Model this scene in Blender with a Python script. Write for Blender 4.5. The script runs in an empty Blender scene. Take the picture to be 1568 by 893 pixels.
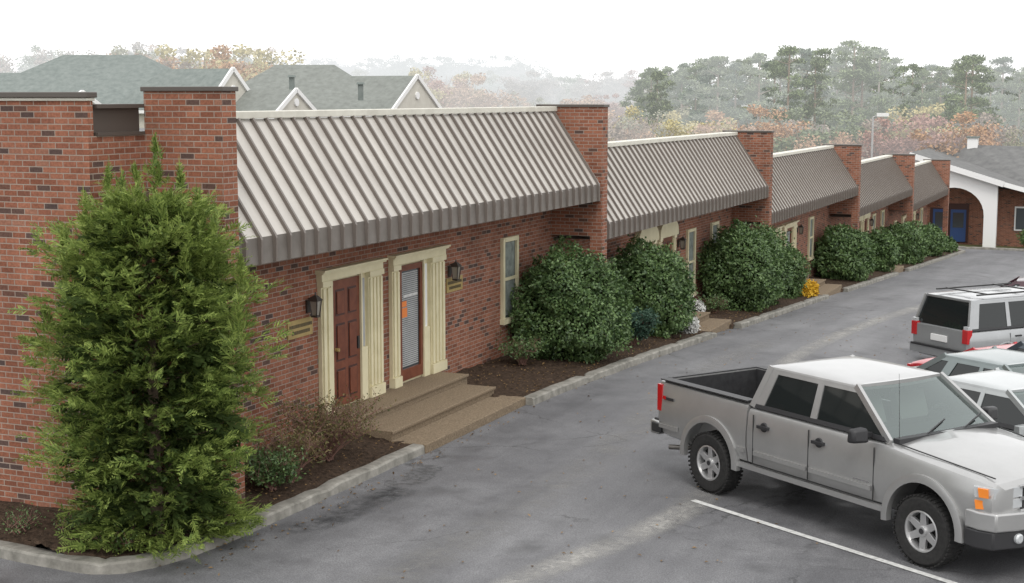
import bpy, math, random
import numpy as np
from mathutils import Vector, Matrix
random.seed(7); rng=np.random.default_rng(7)
S=bpy.context.scene
S.view_settings.view_transform='Standard'; S.view_settings.look='None'; S.view_settings.exposure=0

# ------------------------------------------------------------------ terrain
def sm(t):
    t=np.clip(t,0,1); return t*t*(3-2*t)
def gz(x,y):
    x=np.asarray(x,float); y=np.asarray(y,float)
    z=np.where(y<24,0,np.where(y<30,-.058*(y-24)**2/12,-.058*(y-27)))
    z=np.where(y>102,-.058*75,z)
    z=z-0.3-.10*sm((y-22)/12)*np.clip(x+7,0,6)*(1-sm((y-60)/30)*.5)
    z=z+sm((y-125)/120)*4.5
    return z
def g(x,y): return float(gz(x,y))

# ------------------------------------------------------------------ material helpers
def mat(name, col=(.5,.5,.5), rough=.6, metal=0, spec=.5, coat=0):
    m=bpy.data.materials.new(name); m.use_nodes=True
    b=m.node_tree.nodes['Principled BSDF']
    b.inputs['Base Color'].default_value=(*col,1); b.inputs['Roughness'].default_value=rough
    b.inputs['Metallic'].default_value=metal; b.inputs['Specular IOR Level'].default_value=spec
    b.inputs['Coat Weight'].default_value=coat
    return m
def nd(m,t,**kw):
    n=m.node_tree.nodes.new(t)
    for k,v in kw.items(): setattr(n,k,v)
    return n
def ln(m,a,b): m.node_tree.links.new(a,b)
def bsdf(m): return m.node_tree.nodes['Principled BSDF']
def ramp(m,fac,stops,interp='LINEAR'):
    r=nd(m,'ShaderNodeValToRGB'); r.color_ramp.interpolation=interp
    e=r.color_ramp.elements
    e[0].position=stops[0][0]; e[0].color=(*stops[0][1],1)
    e[1].position=stops[-1][0]; e[1].color=(*stops[-1][1],1)
    for p,c in stops[1:-1]:
        q=e.new(p); q.color=(*c,1)
    if fac is not None: ln(m,fac,r.inputs[0])
    return r
def noise(m,scale,detail=4,vec=None,rough=.5):
    n=nd(m,'ShaderNodeTexNoise'); n.inputs['Scale'].default_value=scale; n.inputs['Detail'].default_value=detail
    n.inputs['Roughness'].default_value=rough
    if vec is None:
        tc=nd(m,'ShaderNodeTexCoord'); vec=tc.outputs['Object']
    ln(m,vec,n.inputs['Vector']); return n
def mixc(m,f,a,b,mode='MIX'):
    x=nd(m,'ShaderNodeMix'); x.data_type='RGBA'; x.blend_type=mode
    for s,v in ((x.inputs[0],f),(x.inputs[6],a),(x.inputs[7],b)):
        if isinstance(v,(int,float)): s.default_value=v
        elif isinstance(v,tuple): s.default_value=(*v,1)
        else: ln(m,v,s)
    return x.outputs[2]
def bump(m,h,strength=.3,dist=.02):
    b=nd(m,'ShaderNodeBump'); b.inputs['Strength'].default_value=strength; b.inputs['Distance'].default_value=dist
    ln(m,h,b.inputs['Height']); ln(m,b.outputs[0],bsdf(m).inputs['Normal'])
def noisy(name,c1,c2,scale,rough=.8,bmp=.3,detail=6,spec=.3,dist=.01):
    m=mat(name,c1,rough,spec=spec); n=noise(m,scale,detail,rough=.65)
    r=ramp(m,n.outputs[0],[(.3,c1),(.7,c2)]); ln(m,r.outputs[0],bsdf(m).inputs['Base Color'])
    if bmp: bump(m,n.outputs[0],bmp,dist)
    return m

def brick_mat(name,haze=0):
    m=mat(name,rough=.85,spec=.2)
    uv=nd(m,'ShaderNodeUVMap')
    b=nd(m,'ShaderNodeTexBrick'); b.offset=.5
    b.inputs['Color1'].default_value=(0,0,0,1); b.inputs['Color2'].default_value=(1,1,1,1); b.inputs['Mortar'].default_value=(.5,.5,.5,1)
    b.inputs['Scale'].default_value=1; b.inputs['Mortar Size'].default_value=.0075; b.inputs['Mortar Smooth'].default_value=.25
    b.inputs['Brick Width'].default_value=.212; b.inputs['Row Height'].default_value=.076
    ln(m,uv.outputs[0],b.inputs['Vector'])
    r=ramp(m,b.outputs['Color'],[(0,(.085,.06,.055)),(.08,(.12,.07,.055)),(.12,(.21,.082,.05)),(.4,(.275,.112,.068)),(.7,(.33,.14,.087)),(.9,(.24,.095,.06)),(1,(.31,.15,.10))])
    n=noise(m,.7,5,uv.outputs[0]); n2=noise(m,30,4,uv.outputs[0])
    c=mixc(m,1,r.outputs[0],ramp(m,n2.outputs[0],[(.25,(.7,.7,.7)),(.75,(1.25,1.25,1.25))]).outputs[0],'MULTIPLY')
    c=mixc(m,b.outputs['Fac'],c,(.33,.27,.225))
    c=mixc(m,.7,c,ramp(m,n.outputs[0],[(.3,(.78,.77,.77)),(.7,(1.12,1.10,1.09))]).outputs[0],'MULTIPLY')
    mp=nd(m,'ShaderNodeMapping'); mp.inputs['Scale'].default_value=(3,.25,1); ln(m,uv.outputs[0],mp.inputs[0]); n3=noise(m,1,5,mp.outputs[0],.6)
    c=mixc(m,.6,c,ramp(m,n3.outputs[0],[(.35,(.78,.77,.77)),(.6,(1.08,1.08,1.08))]).outputs[0],'MULTIPLY')
    ln(m,c,bsdf(m).inputs['Base Color'])
    inv=nd(m,'ShaderNodeMath',operation='SUBTRACT'); inv.inputs[0].default_value=1; ln(m,b.outputs['Fac'],inv.inputs[1])
    bump(m,inv.outputs[0],.5,.008)
    return m
M_brick=brick_mat('red_brick')

def asphalt():
    m=mat('asphalt',rough=.75,spec=.35)
    tc=nd(m,'ShaderNodeTexCoord').outputs['Object']
    n1=noise(m,.22,5,tc,.6); n2=noise(m,60,2,tc,.7); n3=noise(m,2.2,5,tc,.65)
    mp=nd(m,'ShaderNodeMapping'); mp.inputs['Scale'].default_value=(1.2,.12,1); ln(m,tc,mp.inputs[0])
    n4=noise(m,1,4,mp.outputs[0],.6)
    c=ramp(m,n1.outputs[0],[(.3,(.108,.108,.114)),(.7,(.168,.168,.173))]).outputs[0]
    c=mixc(m,.8,c,ramp(m,n4.outputs[0],[(.3,(.72,.72,.73)),(.7,(1.22,1.22,1.22))]).outputs[0],'MULTIPLY')
    c=mixc(m,.8,c,ramp(m,n3.outputs[0],[(.3,(.78,.78,.79)),(.7,(1.18,1.18,1.17))]).outputs[0],'MULTIPLY')
    c=mixc(m,1,c,ramp(m,n2.outputs[0],[(.3,(.6,.6,.6)),(.7,(1.42,1.42,1.42))]).outputs[0],'MULTIPLY')
    nw=noise(m,1.6,5,tc,.7)
    add=mixc(m,.55,tc,nw.outputs['Color'],'ADD')
    v=nd(m,'ShaderNodeTexVoronoi',feature='DISTANCE_TO_EDGE'); v.inputs['Scale'].default_value=.33; ln(m,add,v.inputs['Vector'])
    cr=ramp(m,v.outputs['Distance'],[(0,(1,1,1)),(.007,(0,0,0))])
    n6=noise(m,.55,3,tc)
    msk=ramp(m,n6.outputs[0],[(.46,(0,0,0)),(.58,(.8,.8,.8))])
    f=mixc(m,1,cr.outputs[0],msk.outputs[0],'MULTIPLY')
    c=mixc(m,f,c,(.045,.045,.045))
    n5=noise(m,.9,3,tc,.5)
    c=mixc(m,ramp(m,n5.outputs[0],[(.60,(0,0,0)),(.72,(.5,.5,.5))]).outputs[0],c,(.06,.06,.062))
    ln(m,c,bsdf(m).inputs['Base Color']); bump(m,n2.outputs[0],.35,.006)
    ln(m,ramp(m,n3.outputs[0],[(.3,(.50,.50,.50)),(.7,(.8,.8,.8))]).outputs[0],bsdf(m).inputs['Roughness'])
    return m
M_asph=asphalt()
def worn(name,col,lo,hi,sc=9,lo2=.35):
    m=mat(name,col,.85,spec=.2)
    n=noise(m,sc,6,rough=.75); r=ramp(m,n.outputs[0],[(lo,(0,0,0)),(hi,(1,1,1))])
    n2=noise(m,1.1,3); r2=ramp(m,n2.outputs[0],[(.35,(lo2,)*3),(.6,(1,1,1))])
    f=mixc(m,1,r.outputs[0],r2.outputs[0],'MULTIPLY')
    at=nd(m,'ShaderNodeAttribute'); at.attribute_name='edge'
    f=mixc(m,1,f,at.outputs['Color'],'MULTIPLY')
    ln(m,f,bsdf(m).inputs['Alpha']); return m
M_dust=worn('dusty_worn_line',(.42,.41,.385),.25,.70,9,.45)
M_dust2=worn('dusty_wheel_track',(.27,.265,.255),.35,.85,5)
M_stain=worn('damp_stain',(.05,.05,.052),.35,.65,4)
M_line=noisy('white_line_paint',(.42,.42,.41),(.74,.74,.72),14,.7,0,6)
M_kerb=noisy('kerb_concrete',(.13,.125,.108),(.34,.325,.29),4,.9,.6,9)
M_mulch=noisy('mulch',(.022,.016,.012),(.10,.068,.048),14,.95,1.0,8,.1,.05)
M_agg=noisy('exposed_aggregate',(.10,.074,.048),(.30,.23,.155),40,.85,.4)
M_grass=noisy('grass',(.07,.09,.03),(.16,.15,.07),3,.9,.3)
M_panel=noisy('roof_metal_panel',(.42,.395,.36),(.53,.50,.455),.9,.42,0,5,.6)  # dark bronze metal, base colour paled to paint in the sky reflection
M_rib=mat('roof_rib',(.155,.132,.115),.4)  # same roof metal, darkened to paint the shade along the ribs
M_fascia=noisy('roof_fascia',(.135,.12,.105),(.19,.17,.153),2,.45,0,3)
M_cap=noisy('parapet_cap',(.55,.53,.46),(.68,.66,.58),2,.5,0,3)
M_darkmetal=mat('dark_metal_cap',(.085,.072,.062),.4)
M_cream=noisy('cream_paint',(.64,.58,.38),(.74,.68,.47),3,.5,0,3)
M_cream2=noisy('pale_siding',(.58,.58,.46),(.66,.66,.54),3,.6,0,3)
M_door=noisy('stained_wood_door',(.12,.035,.02),(.21,.07,.038),5,.35,0,6)
M_doord=mat('door_groove',(.05,.015,.01),.5)
M_black=mat('black_metal',(.02,.02,.02),.4)
M_bronze=mat('bronze_lantern_metal',(.05,.04,.033),.5)
M_brass=noisy('brass_plaque',(.33,.24,.09),(.42,.31,.13),8,.4,0,3)
M_letters=mat('plaque_letters',(.06,.045,.02),.5)
M_winglass=mat('window_glass',(.05,.06,.065),.05,spec=.9)
M_blind=noisy('blinds',(.30,.31,.31),(.42,.43,.43),2,.5,0,2)
M_curtain=noisy('curtain',(.13,.15,.14),(.26,.29,.26),6,.8,0,2)
M_white=mat('white_trim',(.78,.78,.77),.5)
M_orange=mat('orange_paper',(.75,.22,.05),.7)
M_lampg=mat('lantern_glass',(.30,.28,.24),.1,spec=.8)
M_soffit=mat('soffit',(.20,.17,.14),.7)
M_flatroof=noisy('flat_roof',(.12,.12,.12),(.2,.2,.2),2,.9,.2)

# ------------------------------------------------------------------ mesh builder
def empty(name,loc=(0,0,0),rz=0):
    e=bpy.data.objects.new(name,None); e.location=loc; e.rotation_euler=(0,0,rz); S.collection.objects.link(e); return e
class MB:
    def __init__(s): s.v=[]; s.f=[]; s.m=[]; s.mats=[]
    def mi(s,m):
        if m not in s.mats: s.mats.append(m)
        return s.mats.index(m)
    def add(s,vs,fs,m):
        o=len(s.v); s.v+= [tuple(v) for v in vs]; k=s.mi(m)
        for f in fs: s.f.append([i+o for i in f]); s.m.append(k)
    def box(s,x0,x1,y0,y1,z0,z1,m):
        if x0>x1:x0,x1=x1,x0
        if y0>y1:y0,y1=y1,y0
        if z0>z1:z0,z1=z1,z0
        s.add([(x0,y0,z0),(x1,y0,z0),(x1,y1,z0),(x0,y1,z0),(x0,y0,z1),(x1,y0,z1),(x1,y1,z1),(x0,y1,z1)],
              [(0,3,2,1),(4,5,6,7),(0,1,5,4),(1,2,6,5),(2,3,7,6),(3,0,4,7)],m)
    def prism_y(s,prof,y0,y1,m):
        n=len(prof); s.add([(x,y0,z) for x,z in prof]+[(x,y1,z) for x,z in prof],
            [tuple(range(n)),tuple(range(2*n-1,n-1,-1))]+[(i,i+n,(i+1)%n+n,(i+1)%n) for i in range(n)],m)
    def prism_x(s,prof,x0,x1,m):
        n=len(prof); s.add([(x0,y,z) for y,z in prof]+[(x1,y,z) for y,z in prof],
            [tuple(range(n)),tuple(range(2*n-1,n-1,-1))]+[(i,i+n,(i+1)%n+n,(i+1)%n) for i in range(n)],m)
    def poly(s,vs,m): s.add(vs,[tuple(range(len(vs)))],m)
    def solid(s,a,b,m):
        n=len(a); s.add(list(a)+list(b),[tuple(range(n)),tuple(range(2*n-1,n-1,-1))]+[(i,i+n,(i+1)%n+n,(i+1)%n) for i in range(n)],m)
    def cyl(s,p0,p1,r0,r1,m,n=12,cap=True):
        p0=Vector(p0);p1=Vector(p1); d=(p1-p0).normalized(); a=d.orthogonal().normalized(); b=d.cross(a)
        v=[];
        for p,r in((p0,r0),(p1,r1)):
            for i in range(n):
                t=2*math.pi*i/n; v.append(p+a*math.cos(t)*r+b*math.sin(t)*r)
        f=[(i,(i+1)%n,n+(i+1)%n,n+i) for i in range(n)]
        if cap: f+=[tuple(range(n-1,-1,-1)),tuple(range(n,2*n))]
        s.add(v,f,m)
    def lathe_y(s,c,prof,m,n=36):
        v=[];k=len(prof)
        for i in range(n):
            t=2*math.pi*i/n
            for r,y in prof: v.append((c[0]+r*math.cos(t),c[1]+y,c[2]+r*math.sin(t)))
        f=[]
        for i in range(n):
            j=(i+1)%n
            for q in range(k-1): f.append((i*k+q,i*k+q+1,j*k+q+1,j*k+q))
        s.add(v,f,m)
    def beam(s,p0,p1,w,h,m,up=(0,0,1)):
        p0=Vector(p0);p1=Vector(p1);d=(p1-p0).normalized();a=d.cross(Vector(up)).normalized();b=a.cross(d)
        A=[p0+a*x*w/2+b*y*h/2 for x,y in((-1,-1),(1,-1),(1,1),(-1,1))]
        B=[p1+a*x*w/2+b*y*h/2 for x,y in((-1,-1),(1,-1),(1,1),(-1,1))]
        s.solid(A,B,m)
    def build(s,name,parent=None,smooth=None,bevel=0,uvs=True):
        me=bpy.data.meshes.new(name); me.from_pydata(s.v,[],s.f)
        for m in s.mats: me.materials.append(m)
        me.polygons.foreach_set('material_index',s.m)
        import bmesh
        bm=bmesh.new(); bm.from_mesh(me); bmesh.ops.recalc_face_normals(bm,faces=bm.faces); bm.to_mesh(me); bm.free()
        me.update()
        if uvs:
            l=me.uv_layers.new(name='UVMap')
            for p in me.polygons:
                nx,ny,nz=p.normal; ax=abs(nx);ay=abs(ny);az=abs(nz)
                for li in p.loop_indices:
                    x,y,z=me.vertices[me.loops[li].vertex_index].co
                    l.data[li].uv=(x,y) if az>ax and az>ay else ((y,z) if ax>ay else (x+.11,z))
        if smooth is not None:
            me.polygons.foreach_set('use_smooth',[True]*len(me.polygons)); me.set_sharp_from_angle(angle=math.radians(smooth))
        o=bpy.data.objects.new(name,me); S.collection.objects.link(o)
        if parent: o.parent=parent
        if bevel:
            b=o.modifiers.new('bevel','BEVEL'); b.width=bevel; b.segments=2; b.limit_method='ANGLE'; b.angle_limit=math.radians(40)
        return o

def grid_mesh(name,xs,ys,zf,m,parent=None):
    X,Y=np.meshgrid(xs,ys,indexing='ij'); Z=zf(X,Y)
    V=np.stack([X,Y,Z],-1).reshape(-1,3); nx,ny=len(xs),len(ys)
    i=np.arange((nx-1))[:,None]*ny+np.arange(ny-1)[None]; i=i.ravel()
    F=np.stack([i,i+ny,i+ny+1,i+1],1)
    return arr_mesh(name,V,F,m,parent,True)
def arr_mesh(name,V,F,m,parent=None,smooth=False):
    me=bpy.data.meshes.new(name); n=len(F); k=F.shape[1]
    me.vertices.add(len(V)); me.vertices.foreach_set('co',np.asarray(V,np.float32).ravel())
    me.loops.add(n*k); me.loops.foreach_set('vertex_index',F.astype(np.int32).ravel())
    me.polygons.add(n); me.polygons.foreach_set('loop_start',np.arange(n,dtype=np.int32)*k)
    if smooth: me.polygons.foreach_set('use_smooth',np.ones(n,bool))
    me.update(calc_edges=True); me.validate()
    if m: me.materials.append(m)
    o=bpy.data.objects.new(name,me); S.collection.objects.link(o)
    if parent: o.parent=parent
    return o

# ------------------------------------------------------------------ ground
xs=np.unique(np.concatenate([np.linspace(-1500,-100,15),np.arange(-100,101,5),np.linspace(100,1500,15)]))
ys=np.unique(np.concatenate([[-200,-80],np.arange(-40,260,5),np.linspace(260,2500,30)]))
def gnd(X,Y):
    inside=(X>-42)&(X<42)&(Y>-42)&(Y<98)
    return gz(X,Y)-np.where(inside,.3,0)
grid_mesh('ground',xs,ys,gnd,M_grass)
grid_mesh('parking_lot_asphalt',np.arange(-45,46,1.),np.arange(-45,99.1,1.),lambda X,Y:gz(X,Y)+.02,M_asph)
A0=.02
def strip(name,pts,w,m,off,parent=None,samples=1,soft=False):
    P=[];
    for (a,b) in zip(pts[:-1],pts[1:]):
        n=max(1,int(math.dist(a,b)/.25))
        for i in range(n): P.append((a[0]+(b[0]-a[0])*i/n,a[1]+(b[1]-a[1])*i/n))
    P.append(pts[-1]); P=np.array(P); T=np.gradient(P,axis=0); T/=np.linalg.norm(T,axis=1)[:,None]; Nn=np.stack([-T[:,1],T[:,0]],1)
    offs=np.linspace(-.5,.5,5); V=[]
    for i in range(len(P)):
        for o in offs:
            q=P[i]+Nn[i]*w*o; V.append((q[0],q[1],g(q[0],q[1])+off))
    k=5;F=[]
    for i in range(len(P)-1):
        for j in range(k-1): F.append((i*k+j,i*k+j+1,(i+1)*k+j+1,(i+1)*k+j))
    o=arr_mesh(name,np.array(V),np.array(F),m,parent)
    ca=o.data.color_attributes.new('edge','FLOAT_COLOR','POINT')
    vals=np.tile(np.array([0,.7,1,.7,0]) if soft else np.ones(5),len(P))
    if soft:
        fade=np.repeat(np.clip(np.minimum(np.arange(len(P)),np.arange(len(P))[::-1])/4,0,1),5); vals=vals*fade
    col=np.stack([vals,vals,vals,np.ones_like(vals)],1).astype(np.float32)
    ca.data.foreach_set('color',col.ravel()); return o
strip('parking_line',[(-5.5,19.12),(-1.2,16.55),(2,14.6)],.1,M_line,A0+.010)
def catmull(P,n=8):
    out=[];P=[P[0]]+P+[P[-1]]
    for i in range(1,len(P)-2):
        p0,p1,p2,p3=[np.array(q,float) for q in P[i-1:i+3]]
        for t in np.linspace(0,1,n,endpoint=False):
            out.append(tuple(.5*((2*p1)+(-p0+p2)*t+(2*p0-5*p1+4*p2-p3)*t*t+(-p0+3*p1-3*p2+p3)*t**3)))
    out.append(P[-2]); return out
strip('worn_paint_arc',catmull([(-7.0,10),(-6.4,14.8),(-5.75,17.2),(-5.45,19.1),(-5.7,22.5),(-6.6,27.5),(-7.0,31),(-7.2,36),(-7.0,44),(-6.4,52)]),.62,M_dust,A0+.006,soft=True)
strip('worn_wheel_track',catmull([(-8.0,8),(-7.7,14.8),(-7.5,18),(-7.6,22.5),(-8.2,28),(-8.4,36)]),.9,M_dust2,A0+.0045,soft=True)
strip('damp_gutter_stain',catmull([(-10.05,15.5),(-9.6,16.4),(-9.55,17.4),(-9.4,18.2)]),.7,M_stain,A0+.005,soft=True)
strip('worn_wheel_track',catmull([(-6.2,8),(-4.9,13.8),(-4.2,15.2),(-2.2,16.2)]),.5,M_dust2,A0+.003,soft=True)

STEPS=[(20.1,24.1),(36.0,38.4),(50.5,54.0),(66,69)]
def kerbpath(name,pts,parent=None):
    P=[]
    for (a,b) in zip(pts[:-1],pts[1:]):
        n=max(1,int(math.dist(a,b)/.3))
        for i in range(n): P.append((a[0]+(b[0]-a[0])*i/n,a[1]+(b[1]-a[1])*i/n))
    P.append(pts[-1]); P=np.array(P,float); T=np.gradient(P,axis=0); T/=np.linalg.norm(T,axis=1)[:,None]; Nn=np.stack([T[:,1],-T[:,0]],1)
    b=MB(); prof=[(-.11,-.1),(-.11,.125),(-.09,.14),(.08,.135),(.105,.11),(.12,-.1)]
    rings=[]
    for i,p in enumerate(P):
        z=g(*p); jit=rng.normal(0,.005,2)
        if i%10==9: jit=jit-np.array([.012,.03])
        rings.append([(p[0]+Nn[i,0]*(o+jit[0]),p[1]+Nn[i,1]*(o+jit[0]),z+h+(jit[1] if h>0 else 0)+A0) for o,h in prof])
    k=len(prof);V=[q for r in rings for q in r];F=[]
    for i in range(len(P)-1):
        for j in range(k-1): F.append((i*k+j,i*k+j+1,(i+1)*k+j+1,(i+1)*k+j))
    F.append(tuple(range(k)));F.append(tuple(range((len(P)-1)*k,len(P)*k)))
    b.add(V,F,M_kerb); return b.build(name,parent,smooth=40)
kerb=empty('kerb')
K1=[(-40,13.55),(-12.6,13.52)]+catmull([(-12.6,13.52),(-11.3,13.42),(-10.8,13.55),(-10.5,14.1),(-10.35,15),(-10.3,16.4)],5)[1:]+[(-10.2,20.1)]
kerbpath('kerb_corner',K1,kerb)
kerbpath('kerb_a',[(-10.02,24.1),(-9.85,28),(-9.9,36.0)],kerb)
kerbpath('kerb_b',[(-9.9,38.4),(-9.95,50.5)],kerb)
kerbpath('kerb_c',[(-9.95,54),(-9.95,66)],kerb)
kerbpath('kerb_d',[(-9.95,69),(-9.95,92),(-10.5,94),(-14,95)],kerb)
def kx(y):
    return np.interp(y,[13.42,13.55,14.1,15,16.4,20.1,24,28,40,92],[-11.3,-10.8,-10.5,-10.35,-10.3,-10.2,-10.02,-9.85,-9.92,-9.95])
ysb=np.concatenate([[13.45,13.5,13.6,13.8,14.0,14.2],np.arange(14.4,34,.12),np.arange(34,92,.3)])
us=np.linspace(0,1,16)
U,Yb=np.meshgrid(us,ysb,indexing='ij'); Xb=-12.05+(kx(Yb)-.05+12.05)*U
Zb=gz(-10,Yb)+A0+.10+.16*(1-U)+rng.normal(0,.014,U.shape)
for a,b_ in STEPS: Zb=np.where((Yb>a+.12)&(Yb<b_-.3),Zb-.6,Zb)
V=np.stack([Xb,Yb,Zb],-1).reshape(-1,3); ny=len(ysb); i=(np.arange(15)[:,None]*ny+np.arange(ny-1)[None]).ravel()
arr_mesh('mulch_bed',V,np.stack([i,i+ny,i+ny+1,i+1],1),M_mulch,None,True)
grid_mesh('mulch_bed',np.arange(-40,-11.9,.3),np.arange(13.55,14.95,.14),lambda X,Y:gz(X,Y)+A0+.10+.13*(Y-13.5)/1.4+rng.normal(0,.01,X.shape),M_mulch)

# ------------------------------------------------------------------ main building
bld=empty('brick_office_building')
units=[(16.2,30.15,4.94),(30.46,45.55,4.06),(45.86,61.05,3.18),(61.35,76.2,2.26),(76.5,90.7,1.43)]
WX=-12.0; FX=-10.80
def unit(k,y0,y1,T):
    b=MB(); b.box(-27,WX,y0-.31 if k else 14.9,y1,-7,T-.55,M_brick); b.build(f'unit_walls_{k+1}',bld)
    b=MB(); zt=T-.06;xa,xe=-11.9,-10.86;ze=T-1.60;zf=T-1.96
    b.poly([(xa,y0,zt),(xa,y1,zt),(xe,y1,ze),(xe,y0,ze)],M_panel)
    b.poly([(xe,y0,ze),(xe,y1,ze),(xe+.015,y1,zf),(xe+.015,y0,zf)],M_fascia)
    b.poly([(xe+.015,y0,zf),(xe+.015,y1,zf),(WX,y1,zf),(WX,y0,zf)],M_soffit)
    b.build(f'mansard_{k+1}',bld)
    b=MB(); n=int(round((y1-y0)/.365)); L=math.hypot(xe-xa,zt-ze); nx,nz=(zt-ze)/L,(xe-xa)/L;h=.055
    for i in range(n):
        y=y0+(i+.5)*(y1-y0)/n
        b.prism_y([(xa,zt-.0),(xa+nx*h,zt+nz*h),(xe+nx*h,ze+nz*h*.6),(xe+h+.01,ze-.03),(xe+.015+h*.8,zf+.01),(xe+.016,zf+.01),(xe+.001,ze)],y-.022,y+.022,M_rib)
    b.build(f'roof_ribs_{k+1}',bld)
    b=MB(); b.box(xa-.32,xa+.05,y0,y1,T-.05,T+.055,M_cap); b.build(f'parapet_cap_{k+1}',bld,bevel=.01)
    b=MB(); b.box(-27.1,xa-.33,y0,y1,T-.549,T-.5,M_flatroof); b.box(-27.2,-27,y0,y1,T-.6,T+.0,M_brick); b.build(f'flat_roof_{k+1}',bld)
for k,(a,b_,T) in enumerate(units): unit(k,a,b_,T)
fins=[(15.9,5.27,True)]+[(u[1],u[2]+.04,False) for u in units]
for k,(y,T,solid) in enumerate(fins):
    y1=y+.31; b=MB(); gzv=g(-11,y)
    if solid: b.box(WX-.0,FX,y,y1,-1,T,M_brick)
    else:
        zo=units[k-1][2]-2.74
        b.box(WX-.3,FX,y,y1,zo,T,M_brick); b.box(-11.08,FX,y,y1,gzv-.5,zo,M_brick)
    b.build(f'brick_fin_{k+1}',bld)
    b=MB(); b.box(WX-.34 if not solid else WX-.03,FX+.03,y-.03,y1+.03,T,T+.06,M_darkmetal); b.build(f'fin_cap_{k+1}',bld,bevel=.008)
b=MB(); b.box(-40,WX+.001,14.78,14.88,-2,5.15,M_brick); b.build('end_wall',bld)
b=MB(); b.box(-40,WX+.04,14.72,14.93,5.19,5.26,M_darkmetal); b.box(-40,WX+.02,14.75,14.91,5.15,5.19,M_cap);b.build('end_wall_cap',bld,bevel=.01)
b=MB(); b.box(WX-.4,WX+.002,14.88,15.9,-1,4.72,M_brick); b.build('corner_return_wall',bld)
b=MB(); b.box(WX-.35,WX-.06,14.93,15.87,4.76,5.06,M_darkmetal); b.box(WX-.4,WX+.03,14.93,15.87,5.06,5.11,M_darkmetal); b.box(WX-.3,WX+.03,14.93,15.87,4.72,4.76,M_darkmetal); b.build('corner_parapet',bld)

def pilaster(b,y0,y1,z0,z1,flutes=3,m=None):
    m=m or M_cream; x=WX
    b.box(x,x+.07,y0,y1,z0,z1,m)
    w=(y1-y0); n=flutes
    for i in range(n):
        c=y0+w*(i+.5)/n; b.box(x+.07,x+.10,c-w/n*.30,c+w/n*.30,z0+.2,z1-.12,m)
    b.box(x,x+.12,y0-.01,y1+.01,z0,z0+.18,m); b.box(x,x+.115,y0-.01,y1+.01,z1-.09,z1,m)
def lintel(b,y0,y1,z,m=None):
    m=m or M_cream
    b.box(WX,WX+.10,y0-.0,y1+.0,z,z+.12,m); b.box(WX,WX+.15,y0-.03,y1+.03,z+.12,z+.15,m); b.box(WX,WX+.18,y0-.04,y1+.04,z+.15,z+.185,m)
def panel_door(b,y0,y1,z0,z1):
    x=WX; b.box(x,x+.04,y0,y1,z0,z1,M_door); w=y1-y0;h=z1-z0
    for c in (.28,.72):
        for a,d in ((.06,.30),(.36,.66),(.72,.93)):
            yc=y0+w*c; hw=w*.165; za=z0+h*a;zb=z0+h*d
            b.box(x+.04,x+.043,yc-hw,yc+hw,za,zb,M_doord); b.box(x+.043,x+.058,yc-hw+.035,yc+hw-.035,za+.035,zb-.035,M_door)
    b.cyl((x+.04,y0+w*.1,z0+h*.46),(x+.11,y0+w*.1,z0+h*.46),.03,.03,M_brass)
    b.box(x+.04,x+.07,y1-w*.1-.03,y1-w*.1+.03,z0+h*.42,z0+h*.52,M_black)
def glass_door(b,y0,y1,z0,z1,papers=True):
    x=WX; b.box(x,x+.05,y0,y0+.09,z0,z1,M_door);b.box(x,x+.05,y1-.09,y1,z0,z1,M_door);b.box(x,x+.05,y0+.09,y1-.09,z1-.1,z1,M_door);b.box(x,x+.05,y0+.09,y1-.09,z0,z0+.2,M_door)
    b.box(x,x+.015,y0+.09,y1-.09,z0+.2,z1-.1,M_winglass)
    z=z0+.24
    while z<z1-.14: b.box(x+.015,x+.020,y0+.14,y1-.14,z,z+.026,M_blind); z+=.036
    if papers:
        b.box(x+.03,x+.034,y0+.11,y0+.30,z0+1.32,z0+1.42,M_orange); b.box(x+.03,x+.034,y0+.11,y0+.32,z0+1.13,z0+1.30,M_orange)
        for i in range(11): b.box(x+.025,x+.028,y0+.2+i*.05,y0+.235+i*.05,z0+1.48,z0+1.53,M_white)
def window(b,y0,y1,z0,z1,m=None):
    m=m or M_cream;x=WX;f=.09
    b.box(x,x+.07,y0,y0+f,z0,z1,m);b.box(x,x+.07,y1-f,y1,z0,z1,m);b.box(x,x+.075,y0+f,y1-f,z1-f,z1,m);b.box(x,x+.1,y0-.03,y1+.03,z0-.06,z0+.05,m)
    zm=(z0+z1)/2;b.box(x,x+.06,y0+f,y1-f,zm-.03,zm+.03,m)
    b.box(x,x+.02,y0+f,y1-f,z0+.05,z1-f,M_winglass)
    b.box(x+.02,x+.024,y0+f+.04,y1-f-.04,z0+.1,z1-f-.02,M_curtain)
def lantern(b,y,z,k=.82):
    x=WX; m=M_bronze
    def q(a): return a*k
    b.box(x,x+.03,y-.05,y+.05,z-.10,z+.10,m); b.beam((x+.02,y,z+q(.14)),(x+.16,y,z+q(.22)),.02,.02,m)
    cx=x+.15; C=((-1,-1),(1,-1),(1,1),(-1,1))
    for a,c in C: b.beam((cx+a*q(.055),y+c*q(.055),z-q(.17)),(cx+a*q(.085),y+c*q(.085),z+q(.12)),.014,.014,m)
    b.solid([(cx+a*q(.045),y+c*q(.045),z-q(.16)) for a,c in C],[(cx+a*q(.075),y+c*q(.075),z+q(.11)) for a,c in C],M_lampg)
    b.box(cx-q(.065),cx+q(.065),y-q(.065),y+q(.065),z-q(.2),z-q(.17),m)
    b.solid([(cx+a*q(.11),y+c*q(.11),z+q(.12)) for a,c in C],[(cx+a*q(.03),y+c*q(.03),z+q(.22)) for a,c in C],m)
    b.cyl((cx,y,z+q(.22)),(cx,y,z+q(.28)),.015,.008,m)
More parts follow.
